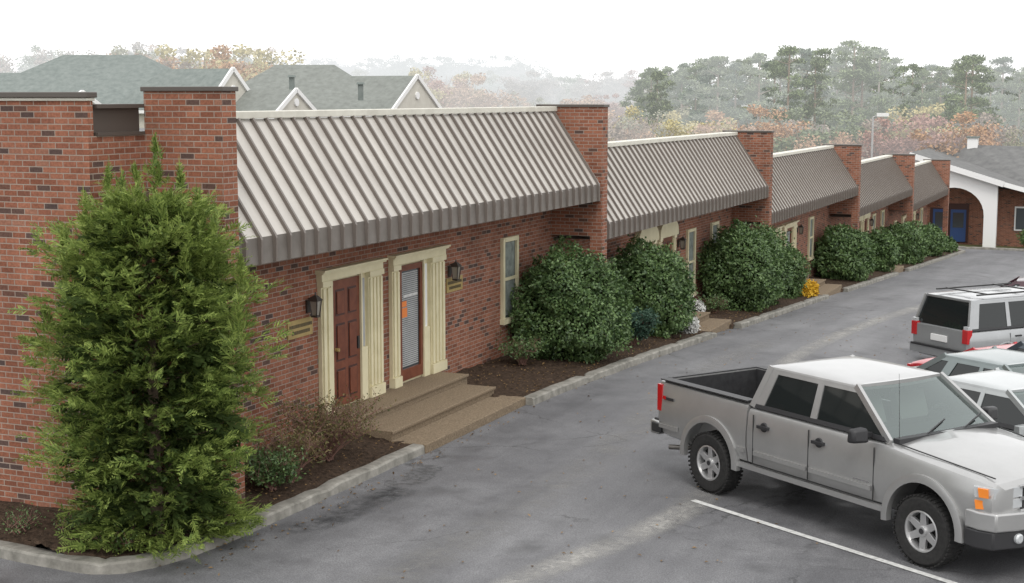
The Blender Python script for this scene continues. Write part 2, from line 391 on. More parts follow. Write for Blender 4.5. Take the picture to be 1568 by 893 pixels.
def plaque(b,y0,y1,z0,z1):
    b.box(WX,WX+.02,y0,y1,z0,z1,M_brass)
    for r,(s,e) in enumerate(((.06,.94),(.15,.85))):
        z=z1-(z1-z0)*(.36+.36*r); y=y0+(y1-y0)*s
        while y<y0+(y1-y0)*e:
            w=random.uniform(.02,.035); b.box(WX+.02,WX+.023,y,y+w,z-.025,z+.03,M_letters); y+=w+.012
ZL=.15
b=MB()
b.box(WX,WX+.005,20.2,22.2,ZL,2.3,M_cream); b.box(WX,WX+.005,22.58,24.65,ZL,2.3,M_cream)
pilaster(b,20.17,20.46,ZL,2.3,2); panel_door(b,20.56,21.46,ZL+.03,2.26); b.box(WX,WX+.08,21.46,21.50,ZL,2.3,M_cream); b.box(WX,WX+.06,20.50,20.56,ZL,2.3,M_cream)
b.box(WX,WX+.03,21.5,21.66,ZL+.9,2.2,M_blind); pilaster(b,21.72,22.20,ZL,2.3,4); b.box(WX,WX+.08,21.50,21.66,ZL,ZL+.9,M_cream)
lintel(b,20.15,22.20,2.3)
pilaster(b,22.57,22.83,ZL,2.3,2); glass_door(b,22.88,23.78,ZL+.05,2.26); b.box(WX,WX+.08,23.78,23.82,ZL,2.3,M_cream)
b.box(WX,WX+.03,23.82,24.0,ZL+.9,2.2,M_white); b.box(WX,WX+.08,23.82,24.01,ZL,ZL+.9,M_cream);pilaster(b,24.08,24.64,ZL,2.3,4)
lintel(b,22.57,24.66,2.3)
b.build('entry_doorways_1',bld,bevel=.004)
b=MB(); window(b,27.4,28.2,.65,2.36); b.build('window_1',bld)
b=MB(); lantern(b,19.86,1.95); lantern(b,24.98,1.95); b.build('wall_lanterns_1',bld)
b=MB(); plaque(b,19.25,19.98,1.5,1.78); plaque(b,24.85,25.55,1.55,1.82); b.build('name_plaques',bld)
def arch_entry(b,yc,w,zb,zt):
    pilaster(b,yc-w/2,yc-w/2+.22,zb,zt); pilaster(b,yc+w/2-.22,yc+w/2,zb,zt)
    panel_door(b,yc-w/2+.24,yc+w/2-.24,zb,zt)
    n=12; pr=[(yc-w/2-.08,zt)]+[(yc-(w/2+.08)*math.cos(math.pi*i/n),zt+.12+.38*math.sin(math.pi*i/n)) for i in range(n+1)]+[(yc+w/2+.08,zt)]
    b.prism_x(pr,WX,WX+.14,M_cream)
for k in range(1,5):
    y0,y1,T=units[k]; zl=T-4.72; b=MB()
    if k%2==1:
        b.box(WX,WX+.04,y0+.1,y0+5.0,zl-.4,T-2.75,M_cream2)
        for i in range(5): b.box(WX+.04,WX+.08,y0+.2+i*1.1,y0+.32+i*1.1,zl-.4,T-2.75,M_cream)
        b.box(WX+.04,WX+.10,y0+.1,y0+5.0,T-2.85,T-2.75,M_cream)
        arch_entry(b,y0+6.3,1.5,zl,T-2.62); arch_entry(b,y0+8.1,1.5,zl,T-2.62)
        window(b,y0+10.1,y0+10.9,zl+.2,T-2.6); window(b,y0+12.6,y0+13.4,zl+.5,T-2.6)
    else:
        pilaster(b,y0+4.2,y0+4.6,zl,T-2.7);panel_door(b,y0+4.65,y0+5.6,zl,T-2.72);pilaster(b,y0+5.7,y0+6.3,zl,T-2.7);lintel(b,y0+4.2,y0+6.3,T-2.7)
        pilaster(b,y0+6.7,y0+7.1,zl,T-2.7);glass_door(b,y0+7.15,y0+8.1,zl,T-2.72,False);pilaster(b,y0+8.2,y0+8.8,zl,T-2.7);lintel(b,y0+6.7,y0+8.8,T-2.7)
        window(b,y0+11.2,y0+12,zl+.5,T-2.6); window(b,y0+1.5,y0+2.3,zl+.5,T-2.6)
    b.build(f'entry_{k+1}',bld)
    b=MB(); lantern(b,y0+9.3,zl+1.8); b.build(f'wall_lantern_{k+1}',bld)
def steps(name,y0,y1,ztop,xs3=(-11.33,-10.68,-10.06)):
    b=MB(); zb=g(-10,(y0+y1)/2)-.3
    dz=(ztop-(g(-10,(y0+y1)/2)+A0))/3
    X=[WX]+list(xs3)
    for i in range(3):
        b.box(X[i]+(.003 if i else 0),X[i+1],y0+(.10,.05,0)[i],y1+(.25,.0,0)[i],zb,ztop-dz*i,M_agg)
        if i<2: b.box(X[i+1],X[i+1]+.03,y0+(.08,.03)[i],y1+(.27,.02)[i],ztop-dz*i-.05,ztop-dz*i+.003,M_agg)
    return b.build(name,bld,bevel=.012)
steps('entry_steps_1',20.1,24.1,ZL-.002)
steps('entry_steps_2',36.0,38.4,g(-10,37)+.5); steps('entry_steps_3',50.5,54.0,g(-10,52)+.5); steps('entry_steps_4',66,69,g(-10,67)+.5)

# ------------------------------------------------------------------ foliage
def leafmat(name,c1,c2,haze=0,fog=(.80,.82,.83),trans=.2,spec=.25):
    m=bpy.data.materials.new(name); m.use_nodes=True; nt=m.node_tree; nt.nodes.clear()
    out=nd(m,'ShaderNodeOutputMaterial'); d=nd(m,'ShaderNodeBsdfPrincipled'); d.inputs['Roughness'].default_value=.5; d.inputs['Specular IOR Level'].default_value=spec*(1-haze)
    gm=nd(m,'ShaderNodeNewGeometry'); tc=nd(m,'ShaderNodeTexCoord')
    n=noise(m,1.6 if haze==0 else 6,3,tc.outputs['Object'])
    a=nd(m,'ShaderNodeMath',operation='ADD'); ln(m,gm.outputs['Random Per Island'],a.inputs[0]); ln(m,n.outputs[0],a.inputs[1])
    h=nd(m,'ShaderNodeMath',operation='MULTIPLY'); h.inputs[1].default_value=.5; ln(m,a.outputs[0],h.inputs[0])
    r=ramp(m,h.outputs[0],[(.2,c1),(.8,c2)])
    c=r.outputs[0]
    if haze: c=mixc(m,haze*.6,c,fog)  # pale fog colour mixed into the leaves to paint distance haze
    ln(m,c,d.inputs['Base Color']); res=d.outputs[0]
    if trans and not haze:
        t=nd(m,'ShaderNodeBsdfTranslucent'); ln(m,c,t.inputs[0]); mx=nd(m,'ShaderNodeMixShader'); mx.inputs[0].default_value=trans
        ln(m,d.outputs[0],mx.inputs[1]); ln(m,t.outputs[0],mx.inputs[2]); res=mx.outputs[0]
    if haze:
        e=nd(m,'ShaderNodeEmission'); e.inputs[0].default_value=(*fog,1); e.inputs[1].default_value=1.1  # leaves emit a pale glow as painted airlight; no mist volume exists
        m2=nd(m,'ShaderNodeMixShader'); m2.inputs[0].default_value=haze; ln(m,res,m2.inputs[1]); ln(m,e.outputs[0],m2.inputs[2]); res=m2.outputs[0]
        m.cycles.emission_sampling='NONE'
    ln(m,res,out.inputs[0]); return m
def unitv(a): return a/np.maximum(np.linalg.norm(a,axis=1),1e-9)[:,None]
def leafmesh(P,D,N,L,W,fold=.3):
    D=unitv(D); Sd=unitv(np.cross(D,N)); N2=np.cross(Sd,D)
    L=L[:,None];W=W[:,None]
    v0=P; v2=P+D*L; mid=P+D*L*.45+N2*W*fold
    v1=mid+Sd*W*.5; v3=mid-Sd*W*.5
    V=np.stack([v0,v1,v2,v3],1).reshape(-1,3); n=len(P)
    F=(np.arange(n)*4)[:,None]+np.arange(4)[None]
    return V,F
def rnd_dir(n): return unitv(rng.normal(size=(n,3)))
M_bark=noisy('bark',(.09,.065,.045),(.17,.125,.09),12,.9,.5)
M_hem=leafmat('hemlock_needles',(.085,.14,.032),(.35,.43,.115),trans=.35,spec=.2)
M_hem2=leafmat('hemlock_inner_needles',(.035,.06,.018),(.095,.135,.04),trans=.2,spec=.1)  # darker copy of the needles, interior shade painted into the colour
M_holly=leafmat('holly_leaves',(.032,.072,.022),(.16,.25,.085),trans=.12,spec=.5)
M_core=mat('bush_dark_core',(.016,.022,.010),.95,spec=0)  # near-black colour painting the shade inside a bush
def hemlock(loc):
    e=empty('evergreen_tree',loc)
    H=4.15
    PX=[0,.06,.15,.27,.5,.68,.8,.9,.96,1]; PR=[.85,1.08,1.22,1.30,1.32,1.22,1.04,.74,.44,.15]
    PP=[];OO=[]
    nl=320
    for i in range(nl):
        h=(i+rng.uniform(0,1))/nl; h=h**.95
        az=i*2.39996+rng.normal(0,.3); R=np.interp(h,PX,PR)*rng.choice([.68,.84,.95,1.02,1.08,1.17],p=[.12,.2,.25,.23,.12,.08])
        rise=.22+.42*h+rng.normal(0,.15)
        if h<.14: rise=-.05
        k=int(9+13*R)
        t=rng.uniform(.25,1,k)**.72
        c=np.stack([np.cos(az)*R*t,np.sin(az)*R*t,h*H*.96+rise*R*t*1.1-.20*R*t*t],1)
        lat=rng.normal(0,.12,(k,1))*(1.2-t[:,None]*.5)
        sidev=np.array([-np.sin(az),np.cos(az),0])
        p=c+sidev*lat+rng.normal(0,.045,(k,3)); p[:,2]=np.maximum(p[:,2],.03)
        o=np.array([np.cos(az),np.sin(az),.40+.5*h])*1+sidev*lat*4+rng.normal(0,.25,(k,3))
        PP.append(p);OO.append(o)
    for cx,cy,top in((.12,0,4.72),(.33,.15,4.42),(-.4,.1,4.3),(.1,-.35,4.45),(-.25,-.35,4.35),(.65,0,4.1),(-.68,-.2,4.05),(.5,-.5,4.1),(-.1,.4,4.3),(-.92,.1,3.75),(.92,-.1,3.85),(.75,-.4,3.6),(-.75,-.5,3.6),(1.12,.1,3.35),(-1.15,0,3.2),(1.25,-.2,2.9),(-1.28,-.2,2.7)):
        k=44; t=rng.uniform(0,1,k)**.8; p=np.stack([cx*(1+.12*t)+rng.normal(0,.14,k)*(1.05-t),cy+rng.normal(0,.14,k)*(1.05-t),top-1.1*(1-t)],1)
        a=rng.uniform(0,6.28,k); o=np.stack([np.cos(a)*(1.05-t),np.sin(a)*(1.05-t),.35+t*.9],1); PP.append(p);OO.append(o)
    def spray(P,out,K,w,lsc,name,m):
        n=len(P); out=unitv(out); Nn=unitv(np.array([0,0,1.])+rng.normal(0,.5,(n,3)))
        side=unitv(np.cross(out,Nn)); Ls=rng.uniform(.13,.28,n)*lsc
        VV=[];DD=[];NN=[];LL=[];WW=[]
        for k in range(K):
            t=(k+.5)/K
            for s in (-1,1):
                VV.append(P+out*(Ls*t)[:,None]+np.array([0,0,-1])*(Ls*t*t*.3)[:,None])
                DD.append(out*.8+side*s*.75+np.array([0,0,-.2])+rng.normal(0,.15,(n,3)));NN.append(Nn);LL.append(Ls*(.40*(1-t)+.13));WW.append(np.full(n,w))
        VV.append(P);DD.append(out+np.array([0,0,-.12]));NN.append(Nn);LL.append(Ls*1.1);WW.append(np.full(n,w))
        V,F=leafmesh(np.vstack(VV),np.vstack(DD),np.vstack(NN),np.concatenate(LL),np.concatenate(WW),.1)
        arr_mesh(name,V,F,m,e)
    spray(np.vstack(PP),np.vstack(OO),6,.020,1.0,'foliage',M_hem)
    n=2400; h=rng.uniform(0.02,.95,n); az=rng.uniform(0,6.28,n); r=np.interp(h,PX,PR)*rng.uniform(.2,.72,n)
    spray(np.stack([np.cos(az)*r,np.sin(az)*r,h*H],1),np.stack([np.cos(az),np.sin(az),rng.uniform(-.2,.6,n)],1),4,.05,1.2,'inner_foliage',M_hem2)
    b=MB(); b.cyl((0,0,-.3),(0,0,4.2),.09,.02,M_bark)
    for i in range(60):
        hh=random.uniform(.15,3.7); a=random.uniform(0,6.28); r=np.interp(hh/H,PX,PR)*.7; b.cyl((0,0,hh),(math.cos(a)*r,math.sin(a)*r,hh+.3),.016,.005,M_bark,5,False)
    b.build('trunk_and_limbs',e)
    return e
def ico(name,parent,c,r,m,amp=.1,sub=4):
    import bmesh
    bm=bmesh.new(); bmesh.ops.create_icosphere(bm,subdivisions=sub,radius=1)
    for v in bm.verts:
        p=v.co.copy(); k=1+amp*(math.sin(p.x*7+p.z*5)+math.sin(p.y*9-p.z*4))*.5
        v.co=Vector((p.x*r[0]*k+c[0],p.y*r[1]*k+c[1],p.z*r[2]*k+c[2]))
    me=bpy.data.meshes.new(name); bm.to_mesh(me); bm.free(); me.materials.append(m)
    o=bpy.data.objects.new(name,me); S.collection.objects.link(o); o.parent=parent; return o
hemlock((-11.0,14.58,-.12))
def bush(name,x,y,rx,ry,top,n,leaf=.065,m=None,base=None,seed=0):
    zb=g(-10.5,y)+.12 if base is None else base; e=empty(name,(x,y,zb)); H=top-zb; rz=H/2*1.06; cz=H/2
    r=np.random.default_rng(seed+11)
    d=unitv(r.normal(size=(n,3))); ph=r.uniform(0,6,6)
    lump=1+.09*np.sin(d[:,0]*5+ph[0]+d[:,2]*4)+.09*np.sin(d[:,1]*6+ph[1]-d[:,2]*5)+.06*np.sin(d[:,2]*11+ph[2]+d[:,0]*9)+.05*np.sin(d[:,1]*17+d[:,2]*15+ph[3])+.04*np.sin(d[:,0]*23-d[:,2]*19+ph[4])
    sh=r.uniform(0,1,n)**.4*.3+.69+np.where(r.uniform(0,1,n)>.97,r.uniform(0,.17,n),0)
    q=np.sum(np.abs(d)**2.5,axis=1)**(-1/2.5)
    P=d*(q*lump*sh)[:,None]*np.array([rx,ry,rz])+np.array([0,0,cz])
    P[:,2]=np.maximum(P[:,2],.02)
    Nn=unitv(d*.8+r.normal(0,.6,(n,3))+np.array([0,0,.3])); D=unitv(np.cross(Nn,r.normal(size=(n,3)))+d*.45)
    V,F=leafmesh(P,D,Nn,leaf*r.uniform(.7,1.3,n),leaf*.55*r.uniform(.7,1.3,n),.25)
    arr_mesh('leaves',V,F,m or M_holly,e)
    ico('dark_core',e,(0,0,cz),(rx*.74,ry*.74,rz*.76),M_core,.1)  # added solid blob, blocks see-through and stands in for the shaded inside
    return e
bush('holly_bush',-10.95,28.7,1.10,1.22,1.92,24000,.08,seed=1)
bush('holly_bush',-11.0,34.2,1.0,1.15,1.55,17000,.09,seed=2)
bush('holly_bush',-10.95,42.7,1.05,1.3,1.25,14000,.10,seed=3)
bush('holly_bush',-10.95,44.7,.95,1.2,1.05,10000,.10,seed=13)
bush('holly_bush',-11.0,48.3,.75,.9,.15,7000,.10,seed=4)
bush('holly_bush',-10.95,59.2,1.05,1.7,-.05,9000,.13,seed=5)
bush('holly_bush',-10.9,66.2,.9,1.0,-.8,5000,.14,seed=6)
bush('holly_bush',-10.9,74.5,1.0,2.2,-1.1,8000,.15,seed=7)
bush('holly_bush',-10.9,83,.9,1.6,-1.9,5000,.16,seed=8)
bush('holly_bush',-10.9,88.6,.8,.9,-2.9,3000,.16,seed=9)
M_azalea=leafmat('azalea_leaves',(.06,.08,.028),(.24,.19,.08),trans=.2)
M_redtwig=mat('red_twig',(.20,.11,.085),.8)
def shrub(name,x,y,z,R,H,n,m,leaf=.05,stems=26):
    e=empty(name,(x,y,z)); b=MB(); tips=[]
    for i in range(stems):
        a=random.uniform(0,6.28); rr=R*random.uniform(.25,1); hh=H*random.uniform(.5,1)
        p0=Vector((random.uniform(-.08,.08),random.uniform(-.08,.08),0)); p1=Vector((math.cos(a)*rr*.5,math.sin(a)*rr*.5,hh*.65)); p2=Vector((math.cos(a)*rr,math.sin(a)*rr,hh))
        b.cyl(p0,p1,.010,.007,M_redtwig,5,False); b.cyl(p1,p2,.007,.003,M_redtwig,5,False)
        for k in range(6):
            q=p1.lerp(p2,random.random()); t=q+Vector((random.gauss(0,.1),random.gauss(0,.1),random.uniform(.02,.2))); b.cyl(q,t,.004,.002,M_redtwig,4,False); tips+=[q,t]
        tips+=[p2]
    b.build('stems',e)
    T=np.array([tuple(t) for t in tips]); P=T[rng.integers(0,len(T),n)]+rng.normal(0,.045,(n,3)); P[:,2]=np.maximum(P[:,2],.02)
    V,F=leafmesh(P,rnd_dir(n),rnd_dir(n),np.full(n,leaf)*rng.uniform(.6,1.3,n),np.full(n,leaf*.45),.2); arr_mesh('leaves',V,F,m,e)
shrub('azalea_shrub',-10.95,18.6,-.12,.85,.9,3200,M_azalea,.045,85)
shrub('azalea_shrub',-10.85,17.4,-.15,.6,.75,1800,M_azalea,.045,45)
shrub('low_green_shrub',-10.85,16.9,-.15,.5,.45,2400,M_holly,.06)
shrub('low_green_shrub',-11.3,26.9,-.1,.5,.45,1300,M_holly,.06)
shrub('low_green_shrub',-10.6,31.6,-.5,.65,.8,5000,leafmat('bluegreen_leaves',(.03,.07,.05),(.09,.16,.11)),.08)
shrub('low_green_shrub',-11.1,40.3,-1,.5,.6,900,M_holly,.07)
for (x,y) in ((-11.1,13.9),(-11.9,14.1),(-10.8,15.6),(-12.6,13.9)): shrub('ground_ivy',x,y,-.13,.3,.12,300,M_holly,.035,5)
M_mum=leafmat('yellow_blossoms',(.55,.30,.02),(.75,.5,.05)); M_wh=leafmat('white_blossoms',(.7,.7,.68),(.8,.8,.78))
bush('yellow_chrysanthemum',-10.55,49.6,.45,.6,g(-10,49.6)+.6,3000,.1,M_mum)
bush('white_chrysanthemum',-10.45,35.4,.3,.3,g(-10,35.4)+.55,1500,.07,M_wh)
bush('white_chrysanthemum',-11.2,38.8,.25,.25,g(-10,38.8)+.65,1000,.07,M_wh)
n=2600; P=np.stack([rng.uniform(-12,-4,n),rng.uniform(11,45,n),np.zeros(n)],1); P[:2200,0]=rng.uniform(-11.8,-9.75,2200); P[2530:,0]=rng.uniform(-9,-3,70)
P=P[~((P[:,0]<-9.7)&(P[:,1]<13.7))]; P=P[~((P[:,0]<-10)&(P[:,1]>20)&(P[:,1]<24.4))]; n=len(P)
inb=P[:,0]<kx(P[:,1])-.15
P[:,2]=gz(P[:,0],P[:,1])+A0+.01+np.where(inb,.13+.16*np.clip((-10.2-P[:,0])/1.8,0,1),0)
V,F=leafmesh(P,np.stack([rng.normal(size=n),rng.normal(size=n),rng.uniform(0,.3,n)],1),np.array([0,0,1.])+rng.normal(0,.2,(n,3)),rng.uniform(.03,.07,n),rng.uniform(.02,.04,n))
arr_mesh('fallen_leaves',V,F,leafmat('dry_leaves',(.10,.06,.03),(.36,.23,.10)))

# ------------------------------------------------------------------ distant trees
def bearing(az,D):
    a=math.radians(az-23.2); return (math.sin(a)*D, math.cos(a)*D)
def decid(seed):
    r=np.random.default_rng(seed); P=[];nc=40
    c=unitv(r.normal(size=(nc,3)))*(r.uniform(0,1,nc)**.4)[:,None]*np.array([.30,.30,.34])+np.array([0,0,.62])
    c[:,2]+=.06*r.normal(size=nc)
    for q in c:
        k=100; rad=r.uniform(.05,.11); d=unitv(r.normal(size=(k,3)))*(r.uniform(0,1,k)**.33)[:,None]; P.append(q+d*rad*np.array([1.1,1.1,.75]))
    P=np.vstack(P);n=len(P); D=unitv(r.normal(size=(n,3)));N=unitv(r.normal(size=(n,3)))
    V,F=leafmesh(P,D,N,r.uniform(.018,.034,n),r.uniform(.014,.024,n)); return V,F
def pine(seed):
    r=np.random.default_rng(seed); P=[];
    nb=46
    for i in range(nb):
        h=r.uniform(.36,1.0)**.85; R=np.interp(h,[.3,.5,.75,.92,1],[.08,.12,.11,.06,.005])*r.uniform(.3,1.3); a=r.uniform(0,6.28)
        k=75; d=unitv(r.normal(size=(k,3)))*(r.uniform(0,1,k)**.33)[:,None]
        q=np.array([math.cos(a)*R,math.sin(a)*R,h]); P.append(q+d*np.array([.045,.045,.020])*r.uniform(.6,1.2))
    P=np.vstack(P);n=len(P);D=unitv(r.normal(size=(n,3))+np.array([0,0,.7]));N=unitv(r.normal(size=(n,3)))
    return leafmesh(P,D,N,r.uniform(.018,.032,n),r.uniform(.006,.010,n))
M_tr=mat('hazy_trunk',(.22,.2,.19),.9)
def trunkmb(kind,r):
    b=MB()
    if kind=='pine':
        b.cyl((0,0,0),(0.01,0,.98),.014,.004,M_tr,6)
        for i in range(22):
            h=r.uniform(.35,.92);a=r.uniform(0,6.28);R=r.uniform(.06,.13);b.cyl((0,0,h),(math.cos(a)*R,math.sin(a)*R,h+.03),.003,.001,M_tr,4,False)
    else:
        b.cyl((0,0,0),(0,0,.4),.022,.016,M_tr,6)
        for i in range(16):
            a=r.uniform(0,6.28);R=r.uniform(.1,.3);b.cyl((0,0,r.uniform(.25,.45)),(math.cos(a)*R,math.sin(a)*R,r.uniform(.55,.9)),.010,.002,M_tr,4,False)
    return b
def proto(kind,seed):
    V,F=(pine if kind=='pine' else decid)(seed)
    me=arr_mesh('x',V,F,M_core); d=me.data; bpy.data.objects.remove(me)
    t=trunkmb(kind,random.Random(seed)).build('x'); td=t.data; bpy.data.objects.remove(t); return d,td
PINE=[proto('pine',s) for s in range(7)]; DEC=[proto('dec',s+20) for s in range(5)]
hz={}
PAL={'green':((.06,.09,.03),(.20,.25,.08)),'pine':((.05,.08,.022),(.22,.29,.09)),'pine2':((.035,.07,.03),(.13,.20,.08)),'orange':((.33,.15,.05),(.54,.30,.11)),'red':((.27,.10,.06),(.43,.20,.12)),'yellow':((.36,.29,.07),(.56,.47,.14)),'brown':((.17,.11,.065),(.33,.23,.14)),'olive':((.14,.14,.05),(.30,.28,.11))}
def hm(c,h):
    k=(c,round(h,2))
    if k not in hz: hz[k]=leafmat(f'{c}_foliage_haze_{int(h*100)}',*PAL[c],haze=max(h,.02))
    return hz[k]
cnt=0
def dtree(parent,kind,az,D,topz,col,haze,wid=1.0,base=None):
    global cnt
    x,y=bearing(az,D); zb=g(x,y)-.5 if base is None else base
    H=max(topz-zb,3); d,t=random.choice(PINE if kind=='pine' else DEC)
    rz=random.uniform(0,6.28)
    o=bpy.data.objects.new(f'tree_crown_{cnt}',d); S.collection.objects.link(o); o.parent=parent
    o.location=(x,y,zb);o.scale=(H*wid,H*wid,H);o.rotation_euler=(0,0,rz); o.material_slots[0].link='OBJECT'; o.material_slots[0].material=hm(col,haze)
    o=bpy.data.objects.new(f'tree_trunk_{cnt}',t); S.collection.objects.link(o); o.parent=parent
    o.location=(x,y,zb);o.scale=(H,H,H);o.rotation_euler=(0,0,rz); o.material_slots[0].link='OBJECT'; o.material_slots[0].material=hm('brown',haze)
    cnt+=1
def zt(ypix_deg,D): return 5.2+math.tan(math.radians(ypix_deg))*D
def band(name,kind,az0,az1,n,D0,D1,e0,e1,cols,h0,h1,wid=1.0,base=None):
    e=empty(name)
    for i in range(n):
        az=az0+(az1-az0)*(i+random.random())/n; D=random.uniform(D0,D1)
        el=random.uniform(e0,e1) if not callable(e0) else e0(az)+random.uniform(-e1,e1)
        dtree(e,kind,az,D,zt(el,D),random.choice(cols),random.choice([h0,(h0+h1)/2,h1]),wid*random.uniform(.9,1.25),base)
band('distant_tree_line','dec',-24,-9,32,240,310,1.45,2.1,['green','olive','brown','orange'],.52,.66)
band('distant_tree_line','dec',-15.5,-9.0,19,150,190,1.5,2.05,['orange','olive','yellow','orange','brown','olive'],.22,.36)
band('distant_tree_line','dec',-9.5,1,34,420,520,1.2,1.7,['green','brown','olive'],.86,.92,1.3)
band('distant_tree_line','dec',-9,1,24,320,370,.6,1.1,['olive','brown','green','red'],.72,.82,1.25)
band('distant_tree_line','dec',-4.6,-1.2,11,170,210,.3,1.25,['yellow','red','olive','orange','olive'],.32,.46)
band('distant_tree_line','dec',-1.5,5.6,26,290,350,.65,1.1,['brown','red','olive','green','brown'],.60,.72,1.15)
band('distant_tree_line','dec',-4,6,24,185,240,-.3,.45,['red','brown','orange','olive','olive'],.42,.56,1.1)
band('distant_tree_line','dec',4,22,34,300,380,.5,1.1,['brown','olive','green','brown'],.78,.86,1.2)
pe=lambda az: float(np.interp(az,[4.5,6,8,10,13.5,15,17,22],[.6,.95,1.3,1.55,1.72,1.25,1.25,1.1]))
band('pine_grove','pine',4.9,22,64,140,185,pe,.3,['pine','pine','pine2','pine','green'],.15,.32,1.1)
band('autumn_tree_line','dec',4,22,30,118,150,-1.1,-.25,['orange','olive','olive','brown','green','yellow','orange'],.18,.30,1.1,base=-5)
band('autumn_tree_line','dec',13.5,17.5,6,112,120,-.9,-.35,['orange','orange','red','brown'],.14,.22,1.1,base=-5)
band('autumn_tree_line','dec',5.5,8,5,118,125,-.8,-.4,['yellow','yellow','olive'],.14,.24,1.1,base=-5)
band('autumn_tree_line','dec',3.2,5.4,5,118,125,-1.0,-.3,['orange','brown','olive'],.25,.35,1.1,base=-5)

# ------------------------------------------------------------------ background buildings
M_aptroof=noisy('green_grey_shingle',(.15,.175,.165),(.23,.255,.24),3,.9,0,6)
M_aptroof2=noisy('brown_grey_shingle',(.17,.18,.165),(.245,.26,.24),3,.9,0,6)
M_aptwall=noisy('pale_siding_wall',(.52,.50,.44),(.60,.58,.52),2,.8,0,3)
def house(parent,R,D,rx0,rx1,hw,ze,zr,hip0,hip1,mroof,yaw=0,name='roof'):
    a=math.radians(-23.2); cx=math.sin(a)*D+math.cos(a)*R; cy=math.cos(a)*D-math.sin(a)*R
    e=bpy.data.objects.new(name,None); e.location=(cx,cy,0); e.rotation_euler=(0,0,math.radians(23.2+yaw)); S.collection.objects.link(e); e.parent=parent
    b=MB(); b.box(rx0+.3,rx1-.3,-hw+.3,hw-.3,-6,ze,M_aptwall)
    A=(rx0,-hw,ze);B=(rx1,-hw,ze);C=(rx1,hw,ze);Dd=(rx0,hw,ze);E=(rx0+hip0,0,zr);F=(rx1-hip1,0,zr)
    b.poly([A,B,F,E],mroof);b.poly([C,Dd,E,F],mroof)
    b.poly([Dd,A,E],mroof if hip0>.5 else M_aptwall); b.poly([B,C,F],mroof if hip1>.5 else M_aptwall)
    b.build(name+'_body',e)
    b=MB()
    for x,hp in((rx0,hip0),(rx1,hip1)):
        if hp<=.5:
            s=-.06 if x==rx0 else .06
            b.beam((x+s,-hw,ze),(x+s,0,zr),.12,.24,M_white);b.beam((x+s,hw,ze),(x+s,0,zr),.12,.24,M_white)
            b.cyl((x,0,ze+(zr-ze)*.5),(x+s*1.6,0,ze+(zr-ze)*.5),.22,.22,M_white,14)
    b.box(rx0-.05,rx1+.05,-hw-.08,-hw,ze-.2,ze-.02,M_white); b.build(name+'_trim',e)
    return e
apt=empty('apartment_building')
house(apt,-24.5,92,-9,8,7,4.3,7.75,6,6.2,M_aptroof,name='roof_main')
house(apt,-33,94,-7,5,6,4.2,6.7,4,.0,M_aptroof,name='roof_left')
house(apt,-18.6,84,-3,3.4,2.8,4.5,6.75,2,0,M_aptroof,yaw=-22,name='roof_gable')
house(apt,-24.6,80,-2,2,1.6,4.6,5.45,1,0,M_aptroof,yaw=-25,name='roof_dormer')
apt2=empty('apartment_building')
house(apt2,-13.3,92,-5.4,6.6,6,4.2,7.15,4.2,4.2,M_aptroof2,name='roof_main')
house(apt2,-14.6,84,-3,2.8,2.4,4.2,5.6,2,0,M_aptroof2,yaw=-22,name='roof_gable')
house(apt2,-8.4,90,-4,3.0,3.6,4.1,6.45,2.5,0,M_aptroof2,yaw=-24,name='roof_end')
b=MB()
for R_,z_ in((-8.6,5.9),(-12.5,6.3)):
    a=math.radians(-23.2);D=85;cx=math.sin(a)*D+math.cos(a)*R_;cy=math.cos(a)*D-math.sin(a)*R_; b.cyl((cx,cy,z_-.9),(cx,cy,z_),.16,.16,M_aptroof,10);b.cyl((cx,cy,z_),(cx,cy,z_+.12),.26,.2,M_aptroof)
b.build('roof_vents',apt2)
far=empty('distant_white_building')
b=MB()
for az,D,w,z0,z1 in ((9.2,195,12,-1,2.9),(12.0,200,5,-1,3.2),(15.8,200,6,0,3.6)):
    x,y=bearing(az,D); b.box(x-w/2,x+w/2,y,y+6,z0-5,z1,M_white); b.box(x-w/2-.3,x+w/2+.3,y-.3,y+6.3,z1,z1+.5,M_aptroof)
    for i in range(int(w/2)): b.box(x-w/2+.6+i*2,x-w/2+1.6+i*2,y-.05,y,z1-2.2,z1-1,M_aptroof)
b.build('walls',far)
lb=empty('brick_hall_with_arch',(0,0,0))
gy=g(-8,99); y0=103.0
b=MB(); b.box(-10.0,14,y0,y0+14,gy-1,gy+3.6,M_brick); b.build('walls',lb)
b=MB()
n=16; x0,x1=-14.5,-8.9; ax=-11.6; ar=1.9; zs=gy+2.0
def rakez(x): return gy+5.65-(x+14.0)*.30
yp=y0-2.6
arcp=[(ax+ar*math.cos(math.pi*i/n),zs+ar*.95*math.sin(math.pi*i/n)) for i in range(n+1)]
poly=[(x1,gy-.5),(x1,rakez(x1)),(ax,rakez(ax))]+[arcp[i] for i in range(n//2,-1,-1)]+[(ax+ar,gy-.5)]
b.solid([(x,yp,z) for x,z in poly],[(x,yp+.5,z) for x,z in poly],M_white)
poly=[(ax,rakez(ax)),(x0,rakez(x0)),(x0,gy-.5),(ax-ar,gy-.5)]+[arcp[i] for i in range(n,n//2-1,-1)]
b.solid([(x,yp,z) for x,z in poly],[(x,yp+.5,z) for x,z in poly],M_white)
b.build('arched_porch',lb)
b=MB(); b.box(-14,-9.6,y0-.1,y0+.3,gy-.5,gy+4,M_brick)
M_blue=mat('blue_door',(.03,.07,.2),.4)
b.box(-13.4,-10.9,y0-.2,y0-.1,gy,gy+2.6,M_doord)
for i in range(2): b.box(-13.2+i*1.15,-12.2+i*1.15,y0-.25,y0-.2,gy+.05,gy+2.2,M_blue); b.box(-13.05+i*1.15,-12.35+i*1.15,y0-.28,y0-.25,gy+1.0,gy+2.0,M_winglass)
